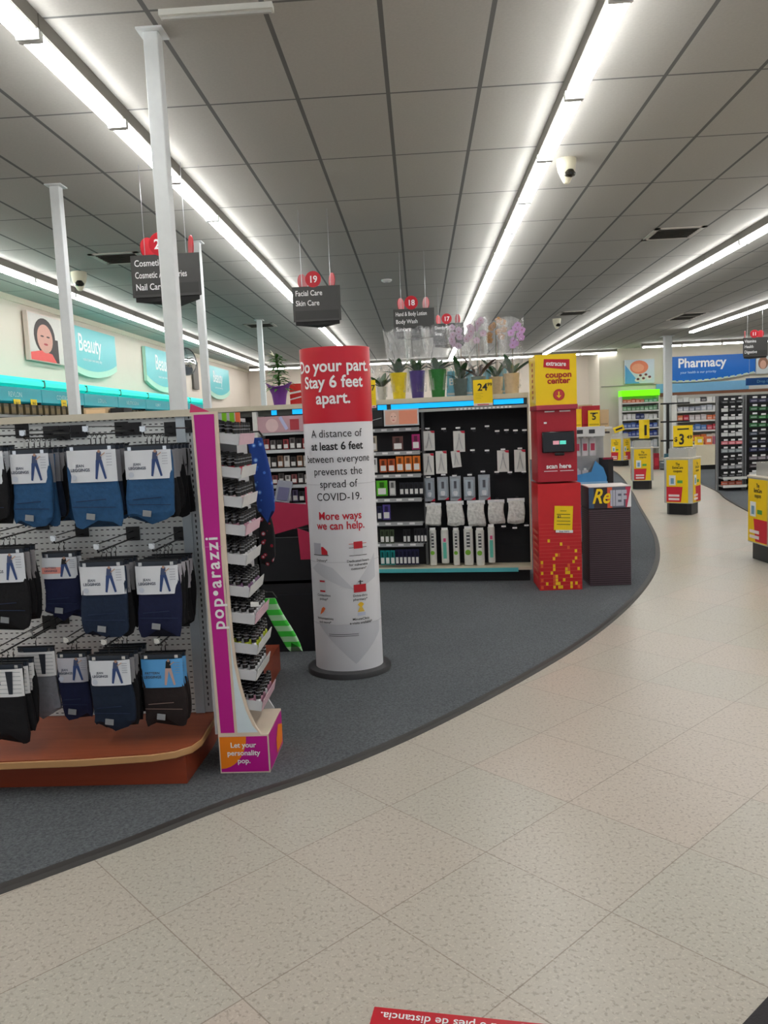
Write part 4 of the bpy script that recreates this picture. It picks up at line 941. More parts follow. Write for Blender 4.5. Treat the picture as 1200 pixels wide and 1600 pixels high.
def potted(px, py, pw, ph, potrgb, label, kind, top=None, sh=.3, seed=0, name='potted_plant', leafm=None, pinch=.72):
    rnd = random.Random(seed); p = G(px, py, .10 if seed % 2 else .30)
    s = 7.1/1230; w_ = pw*s; h_ = ph*s
    t = thing(name, label, 'potted plant', (p.x, p.y, TOPZ), GZ)
    m = MB(); pm = mat(potrgb, .35, var=.12, scale=40, bump=.5)
    m.lathe([(w_*pinch/2, 0), (w_*.48, h_*.8), (w_*.52, h_), (w_*.46, h_), (w_*.42, h_*.85)], pm, n=20, cap=False); m.lathe([(.0001, 0), (w_*pinch/2, 0)], pm, n=20, cap=False); m.lathe([(w_*.44, h_*.88), (.0001, h_*.9)], mat((60, 44, 32), .9, var=.3), n=20, cap=False)
    m.build('pot', t)
    L = leafm or LEAFD
    lf = MB()
    for k in range(11 if kind != 'orchid' else 6):
        a = k*2*math.pi/6+rnd.uniform(-.4, .4); e = rnd.uniform(.4, 1.4)
        leaf(lf, (0, 0, h_*.88), (math.cos(a), math.sin(a)*.5, e+.25), rnd.uniform(.15, .27)*(1.15 if kind == 'orchid' else .8), .07, L, rnd.uniform(.2, .7))
    lf.build('leaves', t)
    if kind == 'orchid':
        rgb, H, lx = top
        st = MB(); P = [(lx*u*u*.9, 0, h_*.85+(H-h_*.85)*u) for u in [i/8 for i in range(9)]]; st.tube(P, .003, mat((70, 84, 44)), 6); st.tube([(.012, .004, h_*.85), (.012, .004, H*.75)], .0025, mat((150, 110, 70)), 6); st.build('stem', t)
        fm = mat(rgb, .5, var=.1); ce = mat((150, 30, 90) if rgb[2] > 120 else (110, 50, 20), .5)
        for k in range(9):
            u = k/8; f = MB(); cx, cy, cz = lx+rnd.uniform(-.075, .075), rnd.uniform(-.04, .03), H-.17+u*.17
            for q in range(5):
                a = q*2*math.pi/5+.3; r = .026
                f.disc(cx+r*.62*math.cos(a), cz+r*.62*math.sin(a), r*.62, cy-.002*q, fm, 10, rz=r*.55)
            f.lathe([(.001, -.006), (.006, 0), (.001, .006)], ce, c=(cx, cy-.012, cz), n=8); f.build('flower', t)
    if sh: sleeve(w_*1.02, w_*1.02+.09, sh, h_*.25, seed).build('clear_wrap', t)
    return t
potted(624, 620, 26, 40, (216, 190, 24), 'yellow foil pot with a leafy plant, leftmost of the wrapped row', 'leafy', sh=.55, seed=1)
potted(653, 619, 25, 44, (92, 74, 150), 'purple foil pot with a leafy plant, second in the wrapped row', 'leafy', sh=.57, seed=2)
potted(685, 617, 27, 42, (34, 112, 44), 'green foil pot with dark leaves, third in the wrapped row', 'leafy', sh=.55, seed=3)
potted(720, 614, 22, 28, (112, 128, 126), 'grey pot with a pale purple orchid, left of the big price card', 'orchid', ((200, 176, 200), .62, -.06), sh=.60, seed=4, pinch=.85)
potted(748, 612, 22, 28, (112, 128, 126), 'grey pot with a dusty pink orchid, behind the big price card', 'orchid', ((196, 170, 190), .64, -.02), sh=.62, seed=5, leafm=LEAFB, pinch=.85)
potted(776, 611, 22, 28, (206, 184, 150), 'tan pot with a brownish orange orchid, right of the big price card', 'orchid', ((176, 128, 70), .66, .01), sh=.62, seed=6, pinch=.85)
potted(800, 610, 24, 30, (206, 184, 150), 'tan pot with a bright lilac orchid, rightmost on the shelf', 'orchid', ((196, 150, 206), .58, .07), sh=.60, seed=7, pinch=.85)
potted(597, 621, 16, 22, (190, 190, 186), 'small white pot with a little plant beside the round column', 'leafy', sh=.3, seed=10)
# blue folded cards behind pots
BC = mat((130, 200, 226), .5)
for px, lab in ((706, 'pale blue folded card marked B between the green pot and the grey pot'), (735, 'pale blue card between the two grey pots'), (762, 'pale blue card behind the big price card'), (787, 'pale blue card between the two tan pots')):
    p = G(px, 612, .30); m = MB(); m.prism([(-.05, 0), (.045, 0), (.03, .235), (-.035, .235)], 0, .012, BC); m.rect(-.04, .035, .02, .04, -.001, WHITE)
    if px == 706: m.text('B', -.0, .11, .09, -.002, TXTW, bold=.02)
    tag(m.build('shelf_card', None, (p.x, p.y, TOPZ), GZ), lab, 'card')
# purple pot plant, left
p = G(437, 626, .15); t = thing('potted_plant', 'bushy green plant with white bloom in purple paper wrap, left of the round column', 'potted plant', (p.x, p.y, TOPZ), GZ)
PU = mat((104, 44, 138), .5, var=.05)
m = MB(); n = 20; vs = []; fs = []
for j, (r, z) in enumerate(((.055, 0), (.07, .1), (.105, .17), (.125, .19))):
    for i in range(n):
        a = 2*math.pi*i/n; k_ = abs(math.cos(a)); vs.append((r*math.cos(a), r*.8*math.sin(a), z+(.05*(k_**2)-.03 if j == 3 else (.01*k_ if j == 2 else 0))))
for j in range(3):
    for i in range(n): fs.append((j*n+i, j*n+(i+1) % n, (j+1)*n+(i+1) % n, (j+1)*n+i))
fs.append(tuple(range(n))[::-1]); m.add(vs, fs, PU); m.build('paper_wrap', t)
m = MB(); m.tube([(0, 0, .02), (.005, 0, .3), (-.02, 0, .44)], .005, mat((74, 96, 44)), 6); m.build('stem', t)
lf = MB(); rnd = random.Random(3)
for k in range(84):
    z = .14+.32*(k/84); a = k*2.4; leaf(lf, (-.0, 0, z), (math.cos(a), math.sin(a), rnd.uniform(.1, .7)), rnd.uniform(.10, .17)*(1.15-.55*k/84), .030, LEAFG, rnd.uniform(.4, 1.1), 5)
lf.build('leaves', t)
f = MB()
for q in range(5): leaf(f, (-.03, 0, .44), (-.6+.25*math.cos(q*1.26), .5*math.sin(q*1.26), .6+.3*math.cos(q*1.26)), .09, .03, mat((236, 232, 210)), .4, 4)
f.build('bloom', t)
# red book/box behind
p = G(462, 622, .32); m = MB(); m.box(-.055, .06, 0, .05, 0, .20, mat((220, 50, 44), .4)); m.obox((0, -.001, .12), (.11, .002, .018), WHITE, (0, R(-8), 0)); m.obox((0, -.001, .065), (.11, .002, .012), WHITE, (0, R(-12), 0))
tag(m.build('gift_box', None, (p.x, p.y, TOPZ), GZ), 'red box with white lettering between purple pot and round column', 'box')

# ================================================================= COUPON KIOSK
KX, KY = 1.116, 6.50; KW = .32
t = thing('coupon_kiosk', 'red and yellow coupon machine with a small screen, standing on the carpet edge', 'kiosk', (KX, KY, .008))
KR = mat((172, 20, 40), .4); KR2 = mat((204, 28, 36), .4); KYL = mat((246, 208, 0), .4, var=.02)
h = KW/2
m = MB(); m.box(-h-.005, h+.005, .0, .36, 1.525, 1.93, KYL)
m.poly([(-.095, 1.895), (.11, 1.885), (.11, 1.80), (-.10, 1.83)], -.002, RED); m.text('extracare', .0, 1.838, .052, -.004, TXTW, bold=.02, rot=R(-4), xs=.8)
for i, l in enumerate(('coupon', 'center')): m.text(l, .02, 1.745-i*.048, .066, -.003, mat((170, 20, 30), var=0), bold=.03, xs=1.05)
m.disc(.02, 1.605, .046, -.003, mat((176, 40, 48))); m.disc(.02, 1.605, .039, -.004, mat((196, 60, 60)))
m.box(.015, .025, -.006, -.0045, 1.595, 1.63, YEL); m.poly([(-.0, 1.6), (.04, 1.6), (.02, 1.578)], -.006, YEL)
vs = [(-h-.0065, y, z) for y, z in ((.32, 1.56), (.05, 1.56), (.05, 1.9), (.32, 1.9))]
m.add([(-h-.0065, .14, 1.57+k*.05) for k in range(0)], [], YEL)
for k in range(7): m.add([(-h-.0065, .12, 1.58+k*.045), (-h-.0065, .2, 1.58+k*.045), (-h-.0065, .2, 1.605+k*.045), (-h-.0065, .12, 1.605+k*.045)], [(3, 2, 1, 0)], mat((200, 110, 30)))
m.build('yellow_header', t, bevel=.006)
m = MB(); m.box(-h-.008, h+.005, -.03, .35, 1.485, 1.525, mat((176, 50, 70), .4)); m.build('ledge', t, bevel=.004)
m = MB(); m.box(-h, h, .01, .36, .90, 1.485, KR)
m.box(-h*.6, -h*.1, .008, .01, 1.468, 1.478, TXTW); m.box(h*.15, h*.7, .008, .01, 1.468, 1.478, TXTW); m.box(-h*.65, -h*.5, .008, .01, 1.375, 1.39, TXTW)
m.text('scan here', .01, 1.01, .052, .007, TXTW, bold=.03)
m.box(-.11, -.0, .008, .01, .985, .99, TXTW); m.box(.02, .13, .008, .01, .985, .99, TXTW)
m.build('cabinet', t, bevel=.004)
m = MB(); m.box(-.125, .135, -.03, .01, 1.14, 1.31, mat((22, 22, 26), .2)); m.box(-.03, .05, -.045, -.03, 1.115, 1.14, BLACK); m.build('tablet', t, bevel=.012)
sc_ = bpy.data.objects['tablet']
m = MB(); m.box(-.105, .115, -.032, -.0305, 1.16, 1.29, mat((18, 20, 26), .1)); m.box(-.04, .01, -.0335, -.032, 1.205, 1.235, mat((200, 140, 150), .3, emit=.5)); m.box(.015, .065, -.0335, -.032, 1.205, 1.235, mat((90, 210, 190), .3, emit=.5)); s_ = m.build('screen', sc_)
m = MB(); h2 = h+.008
m.box(-h2, h2+.012, -.015, .36, 0, .885, KR2)
rnd = random.Random(5); used = set()
LN = mat((222, 96, 80)); Y2 = mat((246, 196, 20), var=0); O2 = mat((230, 100, 50), var=0)
for k in range(18): m.box(-h2, h2+.012, -.0165, -.015, .04+k*.03, .0415+k*.03, LN)
for k in range(14):
    dens = max(1, 6-k//2)
    for q in range(dens):
        qx = rnd.randrange(16)
        if (qx, k) in used: continue
        used.add((qx, k)); x = -h2+.01+qx*.02; z = .012+k*.03; m.box(x, x+.02, -.018, -.0166, z, z+.026, Y2 if rnd.random() < .8 else O2)
for k in range(8): m.box(-h2-.0015, -h2, .05, .30, .08+k*.055, .10+k*.055, mat((214, 120, 100)))
m.build('lower_stand', t)
m = MB(); a = math.radians(3); m.obox((.035, -.02, .60), (.15, .003, .20), YEL, (0, a, 0))
for k in range(5): m.obox((.035, -.023, .66-k*.028), (.11 if k else .05, .001, .004), INK, (0, a, 0))
m.text('$2', -.0, .605, .03, -.0245, INK, bold=.02); m.obox((.04, -.021, .49), (.14, .003, .022), TXTW, (0, a, 0)); m.text('free items', .04, .484, .02, -.024, INK, bold=.01)
m.build('offer_card', t)

# ================================================================= RELIEF CARDBOARD DISPLAY
t = thing('cardboard_display', 'waist high dark ribbed cardboard display with a bright lettered top band', 'display stand', (1.555, 6.60, .008))
h = .17
m = MB(); PR = mat((84, 66, 74), .6); m.box(-h, h, .0, .30, 0, .65, mat((52, 38, 44)))
for k in range(36): m.box(-h-.002, h+.002, -.004, .302, .006+k*.0178, .0145+k*.0178, PR)
m.build('ribbed_body', t)
m = MB(); m.box(-h-.004, h+.004, -.006, .304, .655, .83, mat((52, 42, 50)))
y = -.0075
for x0, x1, c in ((-.02, .02, (226, 96, 60)), (.02, .13, (96, 100, 118)), (.13, .172, (200, 60, 90)), (-.172, -.13, (60, 90, 120))): m.rect(x0, x1, .657, .828, y, mat(c))
m.text('Re', -.075, .70, .17, y-.002, YEL, bold=.02, shear=.35, xs=.8); m.text('lIEF', .07, .68, .17, y-.002, mat((188, 190, 204)), bold=.05, xs=.55)
m.prism([(h+.004, .66), (h+.004, .83), (h-.03, .66)], -.012, -.0095, TXTW)
m.build('header_band', t)
m = MB(); m.box(-h-.004, h+.004, -.006, .304, .831, .838, mat((226, 220, 216))); m.disc(.0, 0, .008, 0, INK) if False else None; m.build('top_sheet', t)

# ================================================================= YELLOW STANDS
def bollard(x, y, rz, label, sign=None, s=.40):
    t = thing('yellow_stand', label, 'display stand', (x, y, .0), rz); c = .045; h = s/2
    def octo(h, c): return [(-h+c, -h), (h-c, -h), (h, -h+c), (h, h-c), (h-c, h), (-h+c, h), (-h, h-c), (-h, -h+c)]
    m = MB(); m.prism(octo(h*.86, c), .002, .165, mat((16, 16, 18), .4), axis='z'); m.build('base', t)
    m = MB(); m.prism(octo(h, c), .165, .79, mat((196, 196, 190), .35, .3), axis='z')
    YL = mat((246, 206, 0), .45, var=.02); rd = mat((206, 30, 50), .5)
    Wd = h-c-.004
    for r_ in range(4):
        a = r_*math.pi/2; ca, sa = math.cos(a), math.sin(a)
        def rotp(vs): return [(vx*ca-vy*sa, vx*sa+vy*ca, vz) for vx, vy, vz in vs]
        q = MB(); y = -h-.002
        q.rect(-Wd, Wd, .175, .775, y, YL); q.poly([(-Wd, .185), (Wd*.35, .185), (Wd*.5, .40), (-Wd, .40)] if r_ % 2 == 0 else [(-Wd*.2, .185), (Wd, .185), (Wd, .40), (-Wd*.4, .40)], y-.001, rd)
        for k in range(2): q.box(-Wd*.8, Wd*.2, y-.003, y-.0015, .21+k*.05, .24+k*.05, mat((240, 225, 225)))
        for k, l in enumerate(('The', 'ExtraCare', 'coupons')): q.text(l, Wd*.05, .70-k*.048, .052, y-.003, INK, bold=.02, xs=.7, align='LEFT' if False else 'CENTER')
        q.box(-Wd*.75, -Wd*.15, y-.003, y-.0015, .42, .56, mat((228, 230, 232))); q.rect(-Wd*.6, -Wd*.3, .44, .52, y-.004, mat((120, 160, 190)))
        q.rect(Wd*.0, Wd*.5, .45, .49, y-.002, mat((90, 160, 70)))
        q.v = rotp(q.v)
        for f, mi in zip(q.f, q.m): pass
        off = len(m.v); m.v += q.v
        for mm in q.mats:
            if mm not in m.mats: m.mats.append(mm)
        m.f += [tuple(i+off for i in f) for f in q.f]; m.m += [m.mats.index(q.mats[i]) for i in q.m]
    m.build('printed_body', t)
    m = MB(); m.prism(octo(h+.008, c), .79, .805, mat((226, 216, 200), .4), axis='z'); m.build('top_rim', t)
    if sign:
        q = MB(); q.prism(octo(h*.75, c*.6), .805, .93, mat((200, 200, 196), .2, alpha=.55), axis='z'); q.build('clear_tray', t)
        q = MB(); q.tube([(0, -.02, .93), (0, -.02, 1.0)], .006, SILVER); q.build('sign_post', t)
        q = MB(); q.box(-.135, .135, -.032, -.026, .955, 1.25, YEL); q.box(-.135, .135, -.033, -.026, .948, .956, INK)
        q.box(-.08, .08, -.0335, -.032, 1.19, 1.21, INK); q.text(sign[0], -.02, .99, .20, -.034, INK, bold=.03, xs=.8); q.text(sign[1], .088, 1.06, .075, -.034, INK, bold=.02)
        if len(sign) > 2: q.text(sign[2], -.10, 1.03, .09, -.034, INK, bold=.02)
        q = q.build('price_sign', t); q.rotation_euler = (0, 0, -rz)
    else:
        q = MB(); q.prism(octo(h*.8, c*.6), .805, .93, mat((206, 204, 196), .2, alpha=.5), axis='z'); q.build('clear_tray', t)
    return t
bollard(3.37, 7.52, R(4), 'yellow square stand on black base cut by the right frame edge', ('$1', '99'), s=.46)
bollard(3.70, 11.35, R(-38), 'yellow square stand with a 3.49 price card, left of the right rack', ('3', '49', '$'), s=.40)
bollard(4.28, 15.5, R(-13), 'yellow square stand on black base, farther back in the aisle', None, s=.40)
bollard(5.72, 22.9, R(-49), 'small far yellow stand in the aisle left of the others', None, s=.42)
m = MB(); m.obox((0, 0, 0), (.30, .01, .16), YEL, (R(-10), R(-18), 0)); m.obox((0, -.01, 0), (.2, .004, .05), INK, (R(-10), R(-18), 0)); tag(m.build('price_card', None, (5.66, 22.8, 1.06)), 'tilted yellow price card above the farthest yellow stand', 'price card')
m = MB(); m.obox((0, 0, 0), (.12, .16, .36), YEL, (0, 0, R(20))); m.obox((0, -.09, -.02), (.05, .005, .2), INK, (0, 0, R(20))); tag(m.build('price_card', None, (4.33, 15.5, 1.15)), 'folded yellow price card above the third yellow stand', 'price card')

# ================================================================= DISPLAYS BEHIND THE KIOSK
BX, BY = 1.72, 8.1
S8 = 3.904
def c8(x, y, Y): return aty(800+x/S8, 530+y/S8, Y)
t = thing('aisle_display', 'cluttered aisle end display behind the coupon machine with a blue tray', 'display rack', (1.83, BY, .008))
m = MB(); m.box(-.42, .12, .12, .5, 0, .12, BLACK); m.box(-.42, .12, .42, .5, .12, 1.42, mat((190, 190, 188))); m.build('frame', t)
m = MB(); m.box(-.42, .12, .02, .45, .70, .72, mat((60, 120, 200))); m.prism([(-.42, .72), (.05, .72), (.055, .80), (.02, .90), (-.06, .97), (-.10, .86), (-.42, .80)], .0, .012, mat((70, 150, 215), .4)); m.box(-.42, .06, -.006, 0, .72, .76, mat((140, 190, 230))); m.build('blue_tray', t)
m = MB(); m.box(.07, .12, .0, .42, .12, .98, mat((26, 22, 26))); m.box(.02, .12, -.004, .02, .98, 1.0, mat((150, 30, 60))); m.build('end_panel', t)
m = MB(); m.box(-.42, .12, .02, .45, 1.29, 1.31, WHITE); m.box(-.42, .04, -.0, .02, 1.22, 1.32, mat((226, 228, 230)))
for k in range(3): m.box(-.36+k*.12, -.30+k*.12, -.002, 0, 1.25, 1.29, mat((60, 60, 66)))
m.build('white_shelf', t)
for z in (.36, .52): 
    m = MB(); m.box(-.42, .07, .04, .42, z, z+.015, mat((150, 156, 166))); m.build('shelf', t)
g0 = None
for z, hh, cols_, n in ((.722, .15, [(226, 222, 224)], 4), (1.02, .18, [(220, 216, 220)], 5), (.376, .11, [(60, 130, 200)], 5), (.536, .12, [(110, 120, 150)], 5), (.13, .18, [(200, 190, 200)], 5)):
    for k in range(n):
        x = 1.83-.37+k*.078; m = MB(); m.box(-.03, .03, 0, .03, 0, hh, mat(cols_[0], .4)); m.box(-.02, .02, -.002, 0, hh*.3, hh*.7, mat((200, 70, 100))); m.box(-.012, .012, .005, .025, hh, hh+.02, WHITE)
        zz = z+.008
        tag(m.build('boxed_product', None, (x, BY+.12, zz)), {.722: 'white figure pack in the blue tray behind the coupon machine', 1.02: 'pink and white hanging pack above the blue tray', .376: 'blue pack on the lower shelf behind the coupon machine', .536: 'grey blue pack below the blue tray', .13: 'pale pack at the bottom of the aisle display'}[z], 'product pack', 'packs on the aisle display at height %s' % {.722: 'of the tray', 1.02: 'above the tray', .376: 'of the lower shelf', .536: 'below the tray', .13: 'of the floor'}[z])
for x0, x1, y0, y1, c, lab, txt in ((428, 536, 403, 500, (176, 24, 44), 'dark red carton on top of the display behind the coupon machine', None), (386, 424, 425, 515, (250, 200, 0), 'orange yellow card just right of the coupon machine', None), (465, 535, 432, 512, (250, 214, 0), 'yellow price card marked 5 in front of the dark red carton', '5'), (537, 590, 428, 530, (196, 168, 130), 'tan carton right of the dark red carton', None)):
    Y = BY+.1 if txt is None else BY+.02; a = c8(x0, y1, Y); b = c8(x1, y0, Y); z0 = 1.319
    m = MB(); m.box(0, b.x-a.x, 0, .18 if txt is None else .004, 0, max(.1, b.z-z0), mat(c, .5)); m.box(.01, b.x-a.x-.01, -.002, 0, .02, .035, mat(tuple(int(q*.8) for q in c)))
    if txt: m.text(txt, (b.x-a.x)/2, (b.z-z0)*.45, .09, -.003, INK, bold=.02); m.box(.02, b.x-a.x-.02, -.003, -.001, (b.z-z0)*.8, (b.z-z0)*.86, INK)
    tag(m.build('price_card' if txt or x0 == 386 else 'carton', None, (a.x, Y, z0)), lab, 'price card' if txt or x0 == 386 else 'carton')
# second rack behind with tan cartons
t = thing('carton_rack', 'dark shelf with tan cartons between coupon machine and far yellow stand', 'display rack', (2.02, 9.3, .008))
m = MB(); m.box(-.2, .18, .0, .5, 0, .9, mat((40, 36, 40))); m.build('body', t); m = MB(); m.box(-.2, .18, -.01, .5, 1.22, 1.24, mat((60, 50, 50))); m.box(-.2, -.17, 0, .5, .9, 1.22, mat((60, 50, 50))); m.build('shelf', t)
for k, (x, z, w_, h_, c) in enumerate(((1.92, 1.249, .2, .32, (200, 176, 140)), (2.12, 1.249, .12, .22, (206, 184, 150)), (1.94, .91, .16, .28, (120, 84, 56)), (2.10, .91, .1, .16, (220, 216, 206)))):
    m = MB(); m.box(-w_/2, w_/2, 0, .2, 0, h_, mat(c, .6)); m.box(-w_*.3, w_*.3, -.002, 0, h_*.4, h_*.6, mat(tuple(int(q*.85) for q in c)))
    tag(m.build('carton', None, (x, 9.36, z)), ['tall tan carton on the upper shelf of the dark rack', 'smaller tan carton on the upper shelf of the dark rack', 'brown carton inside the dark rack', 'white box inside the dark rack'][k], 'carton')

# ================================================================= PHARMACY END
PW = 26.86
t = thing('pharmacy_sign', 'wide blue Pharmacy sign high on the far wall', 'wall sign', (8.15, PW, 0))
PB = mat((0, 104, 196), .4, var=.02)
W = 2.95; m = MB(); xs = [W*i/14 for i in range(15)]
low = lambda x: 2.44+.20*((x/W-.25)**2)*1.8
m.prism([(x, low(x)-.0) for x in xs]+[(W, 3.28), (0, 3.28)], -.08, 0, mat((230, 235, 240))); m.poly([(x, low(x)+.03) for x in xs]+[(W, 3.28), (0, 3.28)], -.082, PB)
for i in range(14): m.poly([(xs[i]+.03, low(xs[i])+.005), (xs[i+1]-.04, low(xs[i+1])+.005), (xs[i+1]-.04, low(xs[i+1])+.06), (xs[i]+.03, low(xs[i])+.06)], -.084, mat((190, 215, 190)))
m.text('Pharmacy', 1.22, 2.92, .42, -.085, TXTW, bold=.025, xs=.95); m.text('your health is our priority', 1.1, 2.72, .11, -.085, mat((190, 220, 245)), bold=.01)
m.build('sign_board', t)
m = MB(); m.box(-1.28, -.32, -.07, 0, 2.47, 3.25, mat((205, 214, 226)))
y = -.073; m.poly([(-1.28, 2.47), (-.8, 2.47), (-1.28, 3.1)], y, mat((90, 160, 220))); m.disc(-.82, 3.0, .3, y-.002, mat((232, 130, 100)), rz=.22); m.disc(-.86, 2.98, .2, y-.004, mat((240, 160, 130)), rz=.14)
for a, b in ((-.8, 2.7), (-.62, 2.72), (-.7, 2.6), (-.88, 2.58), (-.5, 2.64)): m.disc(a, b, .085, y-.005, mat((228, 220, 220)), 12, rz=.06); m.disc(a+.02, b+.03, .05, y-.006, mat((110, 50, 60)), 10, rz=.04)
m.build('photo_panel', t)
m = MB(); m.box(2.98, 3.5, -.07, 0, 2.6, 3.25, mat((206, 216, 220))); m.disc(3.2, 2.95, .16, -.072, mat((150, 110, 90)), rz=.2); m.disc(3.2, 2.9, .1, -.074, mat((216, 170, 150)), rz=.14); m.build('portrait_panel', t)
# blue soffit below sign and counter behind
m = MB(); m.box(7.9, 12, PW-.03, PW-.005, 2.12, 2.42, mat((120, 176, 214), .6)); struct(m.build('wall_band'))
m = MB(); m.box(7.9, 12, PW-.05, PW-.03, 2.0, 2.12, wood_material((110, 70, 50), (140, 92, 66))); struct(m.build('trim_5'))
t = thing('drop_off_sign', 'small dark blue counter sign with a white strip below the Pharmacy sign', 'hanging sign', (10.75, 25.4, 2.12))
m = MB(); m.box(-.5, .6, 0, .04, .08, .30, mat((10, 80, 150))); m.text('Drop Off', .05, .15, .12, -.002, mat((120, 180, 220)), bold=.01); m.build('sign_board', t); m = MB(); m.box(-.42, .45, -.02, .0, -.04, .07, TXTW); m.build('white_strip', t)
m = MB(); 
for x in (-.4, .45): m.tube([(x, .02, .30), (x, .02, CEIL-2.12)], .005, SILVER, 5)
m.build('hanging_wire', t)
def shelf_unit(x0, x1, Y, zs, top, label, palette, header=None, side=(215, 215, 210), grp='', depth=.4, itemw=.14, lab2='boxed product', fill=.75, hang=False, back=(190, 188, 180)):
    t = thing('store_shelf', label, 'store shelving', (x0, Y, .008)); W = x1-x0; SM = mat(side, .5)
    m = MB(); m.box(0, W, depth-.03, depth, 0, top, mat(back, .6)); m.build('back_panel', t)
    for x in (0, W-.03):
        m = MB(); m.box(x, x+.03, 0 if not hang else depth-.08, depth-.03, 0, top, SM); m.build('upright', t)
    for z in zs:
        if not hang or z < .3:
            m = MB(); m.box(.03, W-.03, .0, depth-.03, z-.025, z, SM); m.box(.03, W-.03, -.008, 0, z-.035, z+.012, mat((225, 225, 220))); m.build('shelf', t)
    if header:
        m = MB(); m.box(0, W, -.02, depth, top-.001+.001, top+.19, header); m.build('header', t)
    zz = list(zs)+[top]
    for j in range(len(zs)):
        gap = zz[j+1]-zz[j]-.05; x = .05; cset = palette[j % len(palette)]; k = 0; n = max(1, int((W-.1)/itemw))
        run = 0; cc = cset[0]
        while x+itemw < W-.02:
            if run <= 0: cc = random.choice(cset); run = random.choice((1, 2, 3))
            run -= 1
            hh = gap*random.uniform(fill-.12, fill+.1); key = (cc, round(hh, 1), round(itemw, 2), hang)
            m = MB(); w_ = itemw*.88
            m.box(-w_/2, w_/2, 0, .10 if not hang else .02, 0, hh, mat(cc, .45)); m.box(-w_*.38, w_*.38, -.004, 0, hh*.25, hh*.62, mat(tuple(min(255, int(q*.5+120)) for q in cc)))
            if hang: m.box(-w_*.3, w_*.3, -.05, -.045, hh+.01, hh+.04, TAG)
            cn = cname(cc)
            tag(m.build('product_pack' if hang else 'product_box', None, (x0+x+itemw/2, Y+.05+(0 if not hang else depth-.2), zz[j]+.0085)), '%s %s, %s row from the bottom' % (cn, lab2, ORD[j]), 'product', '%s %s, row %s' % (cn, grp, ['one', 'two', 'three', 'four', 'five', 'six', 'seven', 'eight', 'nine', 'ten', 'eleven'][j]))
            x += itemw; k += 1
    return t
def cname(c):
    r, g, b = c; mx, mn = max(c), min(c)
    if mx < 60: return 'black'
    if mx-mn < 28: return 'white' if mx > 200 else ('grey' if mx > 90 else 'dark grey')
    if r > 190 and g > 170 and b < 120: return 'yellow'
    if r == mx: return 'orange' if g > 100 and b < 100 else ('pink' if b > 110 else 'red')
    if g == mx: return 'green' if g-b > 15 else 'teal'
    return 'blue' if r < g+10 else 'purple'
LIME = mat((120, 255, 0), .4, emit=.6, var=0)
shelf_unit(6.62, 7.85, 26.3, (.35, .72, 1.0, 1.28, 1.56, 1.82), 2.04, 'white shelf unit with a glowing lime green header against the far wall', [[(60, 80, 150), (200, 205, 215)], [(44, 66, 150), (70, 90, 170)], [(30, 60, 150), (90, 120, 190)], [(40, 52, 110), (225, 225, 225)], [(120, 170, 130), (170, 176, 180)], [(90, 160, 120), (214, 110, 80)]], LIME, grp='boxes on the green headed shelf', lab2='carton under the lime green header')
shelf_unit(7.1, 10.5, 22.3, (.25, .62, .92, 1.2, 1.46, 1.7), 1.92, 'long crowded pharmacy shelf behind the yellow stands', [[(226, 224, 214), (236, 200, 70)], [(226, 120, 60), (200, 50, 60), (230, 220, 210)], [(190, 60, 76), (210, 170, 170), (90, 130, 190)], [(220, 120, 80), (200, 190, 190), (190, 40, 60)], [(190, 195, 205), (150, 155, 170), (220, 222, 224)], [(230, 230, 228), (60, 60, 64), (216, 218, 214)]], grp='packs on the long pharmacy shelf', lab2='pack on the long pharmacy shelf', itemw=.16)
m = MB(); m.box(0, 1.6, 0, .5, .12, .62, mat((232, 222, 196), .5)); m.box(0, 1.6, .05, .5, .009, .12, BLACK); tag(m.build('counter', None, (6.75, 19.9, 0)), 'low cream counter with a black kick board behind the right rack', 'counter')
for k in range(6):
    m = MB(); m.box(-.08, .08, 0, .14, 0, .2, mat([(236, 196, 30), (220, 120, 80), (190, 120, 150)][k % 3])); m.box(-.05, .05, -.003, 0, .06, .14, WHITE)
    tag(m.build('product_box', None, (6.95+k*.22, 20.0, .622)), '%s box on the low cream counter' % ['yellow', 'orange', 'mauve'][k % 3], 'product', '%s boxes on the cream counter' % ['yellow', 'orange', 'mauve'][k % 3])
# black stand with arms
t = thing('clip_rack', 'slim black upright rack with short arms beside the white column', 'display rack', (6.35, 20.6, .0))
m = MB(); m.box(-.03, .03, -.03, .03, .05, 1.68, BLACK); m.build('post', t); m = MB(); m.lathe([(.2, 0), (.2, .03), (.04, .06)], BLACK); m.build('foot', t)
for z in (.72, 1.2, 1.66):
    m = MB(); m.box(-.18, .55, -.02, .02, z, z+.04, BLACK); m.build('arm', t)
t = thing('teal_bag', 'dark teal bag standing at the foot of the black rack', 'bag', (6.22, 19.9, .0)); m = soft(.34, .42, .2, mat((40, 84, 96), .7, var=.3), 5); m.v = [(x, y, z+.44) for x, y, z in m.v]; m.build('bag_body', t); m = MB(); m.tube([(-.08, 0, .42), (-.05, 0, .52), (.05, 0, .52), (.08, 0, .42)], .01, BLACK, 6); m.build('handle', t)
m = MB(); m.box(0, .13, 0, .1, 0, .42, mat((150, 20, 40))); m.box(.02, .11, -.003, 0, .1, .3, mat((190, 40, 60))); tag(m.build('product_box', None, (6.0, 20.6, 1.0-.99)), 'dark red upright box beside the black rack', 'product')

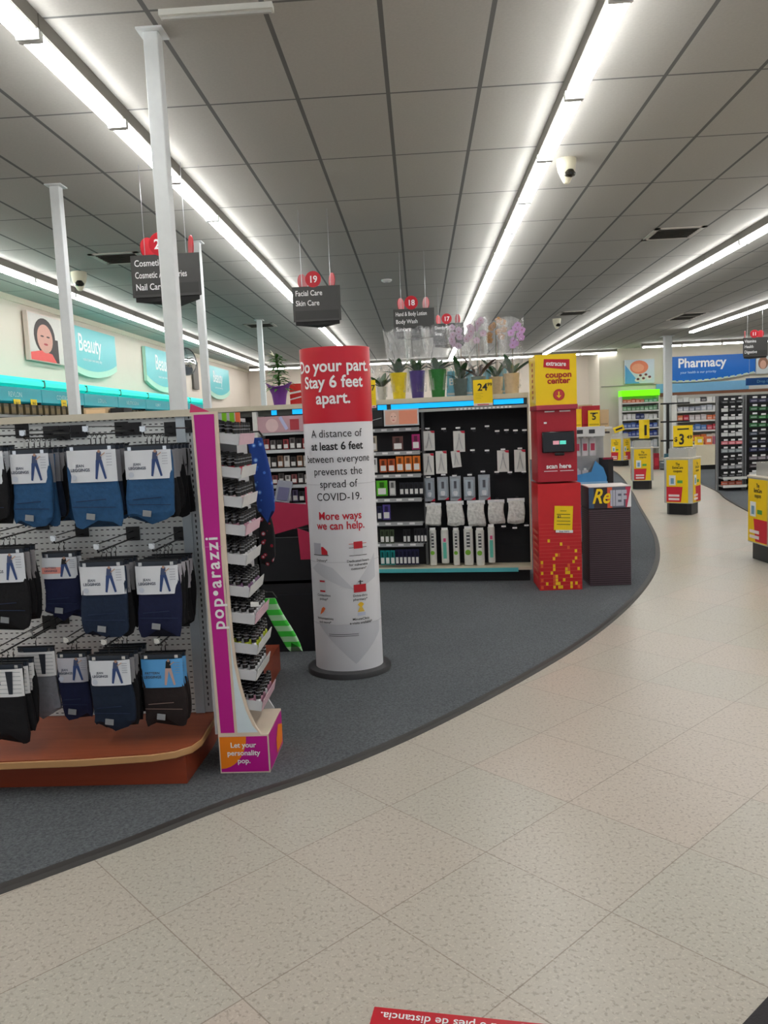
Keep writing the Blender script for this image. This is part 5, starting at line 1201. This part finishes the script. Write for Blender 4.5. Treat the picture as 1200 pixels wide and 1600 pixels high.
# right rack of hanging packs
rowz = [.10+.145*i for i in range(11)]
RW = [[(232, 110, 80), (226, 70, 100), (40, 40, 44)], [(30, 32, 36), (20, 20, 24), (196, 200, 204)], [(24, 24, 28), (150, 152, 156)], [(22, 22, 26), (40, 42, 48)], [(150, 160, 164), (212, 150, 170)], [(216, 218, 218), (226, 120, 130)], [(216, 218, 218), (190, 194, 196)], [(206, 208, 206), (226, 228, 226)], [(200, 204, 204), (230, 230, 230)], [(26, 28, 32), (220, 222, 220)], [(26, 28, 32), (20, 22, 26)]]
shelf_unit(5.31, 5.78, 14.2, rowz, 1.69, 'black and silver rack of hanging white and black packs at the right', RW, grp='packs on the left bay of the right rack', lab2='pack on the narrow left bay of the right rack', itemw=.125, hang=True, side=(120, 122, 124), back=(26, 27, 30), depth=.3, fill=.66)
RW2 = [[(60, 60, 66), (120, 120, 128)], [(170, 120, 120), (226, 224, 222)], [(190, 130, 130), (60, 50, 56)], [(30, 30, 36), (140, 130, 140)], [(26, 32, 70), (34, 40, 84)], [(36, 44, 110), (28, 32, 60)], [(40, 40, 48), (60, 70, 90)], [(40, 110, 56), (44, 120, 60), (60, 64, 66)], [(44, 130, 60), (36, 96, 50)], [(40, 120, 60), (36, 100, 54)], [(60, 60, 90), (80, 140, 80), (200, 204, 200)]]
shelf_unit(5.80, 7.3, 14.2, rowz, 1.69, 'wider bay of hanging green, blue and dark packs at the right frame edge', RW2, grp='packs on the wide bay of the right rack', lab2='pack on the wide bay of the right rack', itemw=.15, hang=True, side=(120, 122, 124), back=(26, 27, 30), depth=.3, fill=.66)

# ================================================================= NEAR FLOOR
a, b = onz(585, 1573, .003), onz(880, 1603, .003); d = b-a; ang = math.atan2(d.y, d.x)
t = thing('floor_sticker', 'red floor decal with upside down Spanish distancing text at the bottom edge', 'floor sticker', (a.x, a.y, .002), ang)
m = MB(); m.box(0, .62, -.5, 0, 0, .0012, RED)
vs, fs = text_mesh('Manténgase a 6 pies de distancia.', .01, 'LEFT', 0)
wt = max(v[0] for v in vs); s_ = .034
m.add([(.02+wt*s_-v[0]*s_, -.028+.0-(v[1]*s_)+.012, .0022) for v in vs], fs, TXTW)
m.build('decal', t)
a = onz(1160, 1606, 0); b = onz(1206, 1556, 0); d = (b-a).normalized(); ang = math.atan2(d.y, d.x)
m = MB(); m.box(-.3, 1.0, -.8, 0, .001, .010, mat((52, 50, 52), .9, bump=.4, scale=200)); tag(m.build('floor_mat', None, (a.x, a.y, 0), ang), 'dark grey floor mat whose corner shows at the bottom right', 'floor mat')
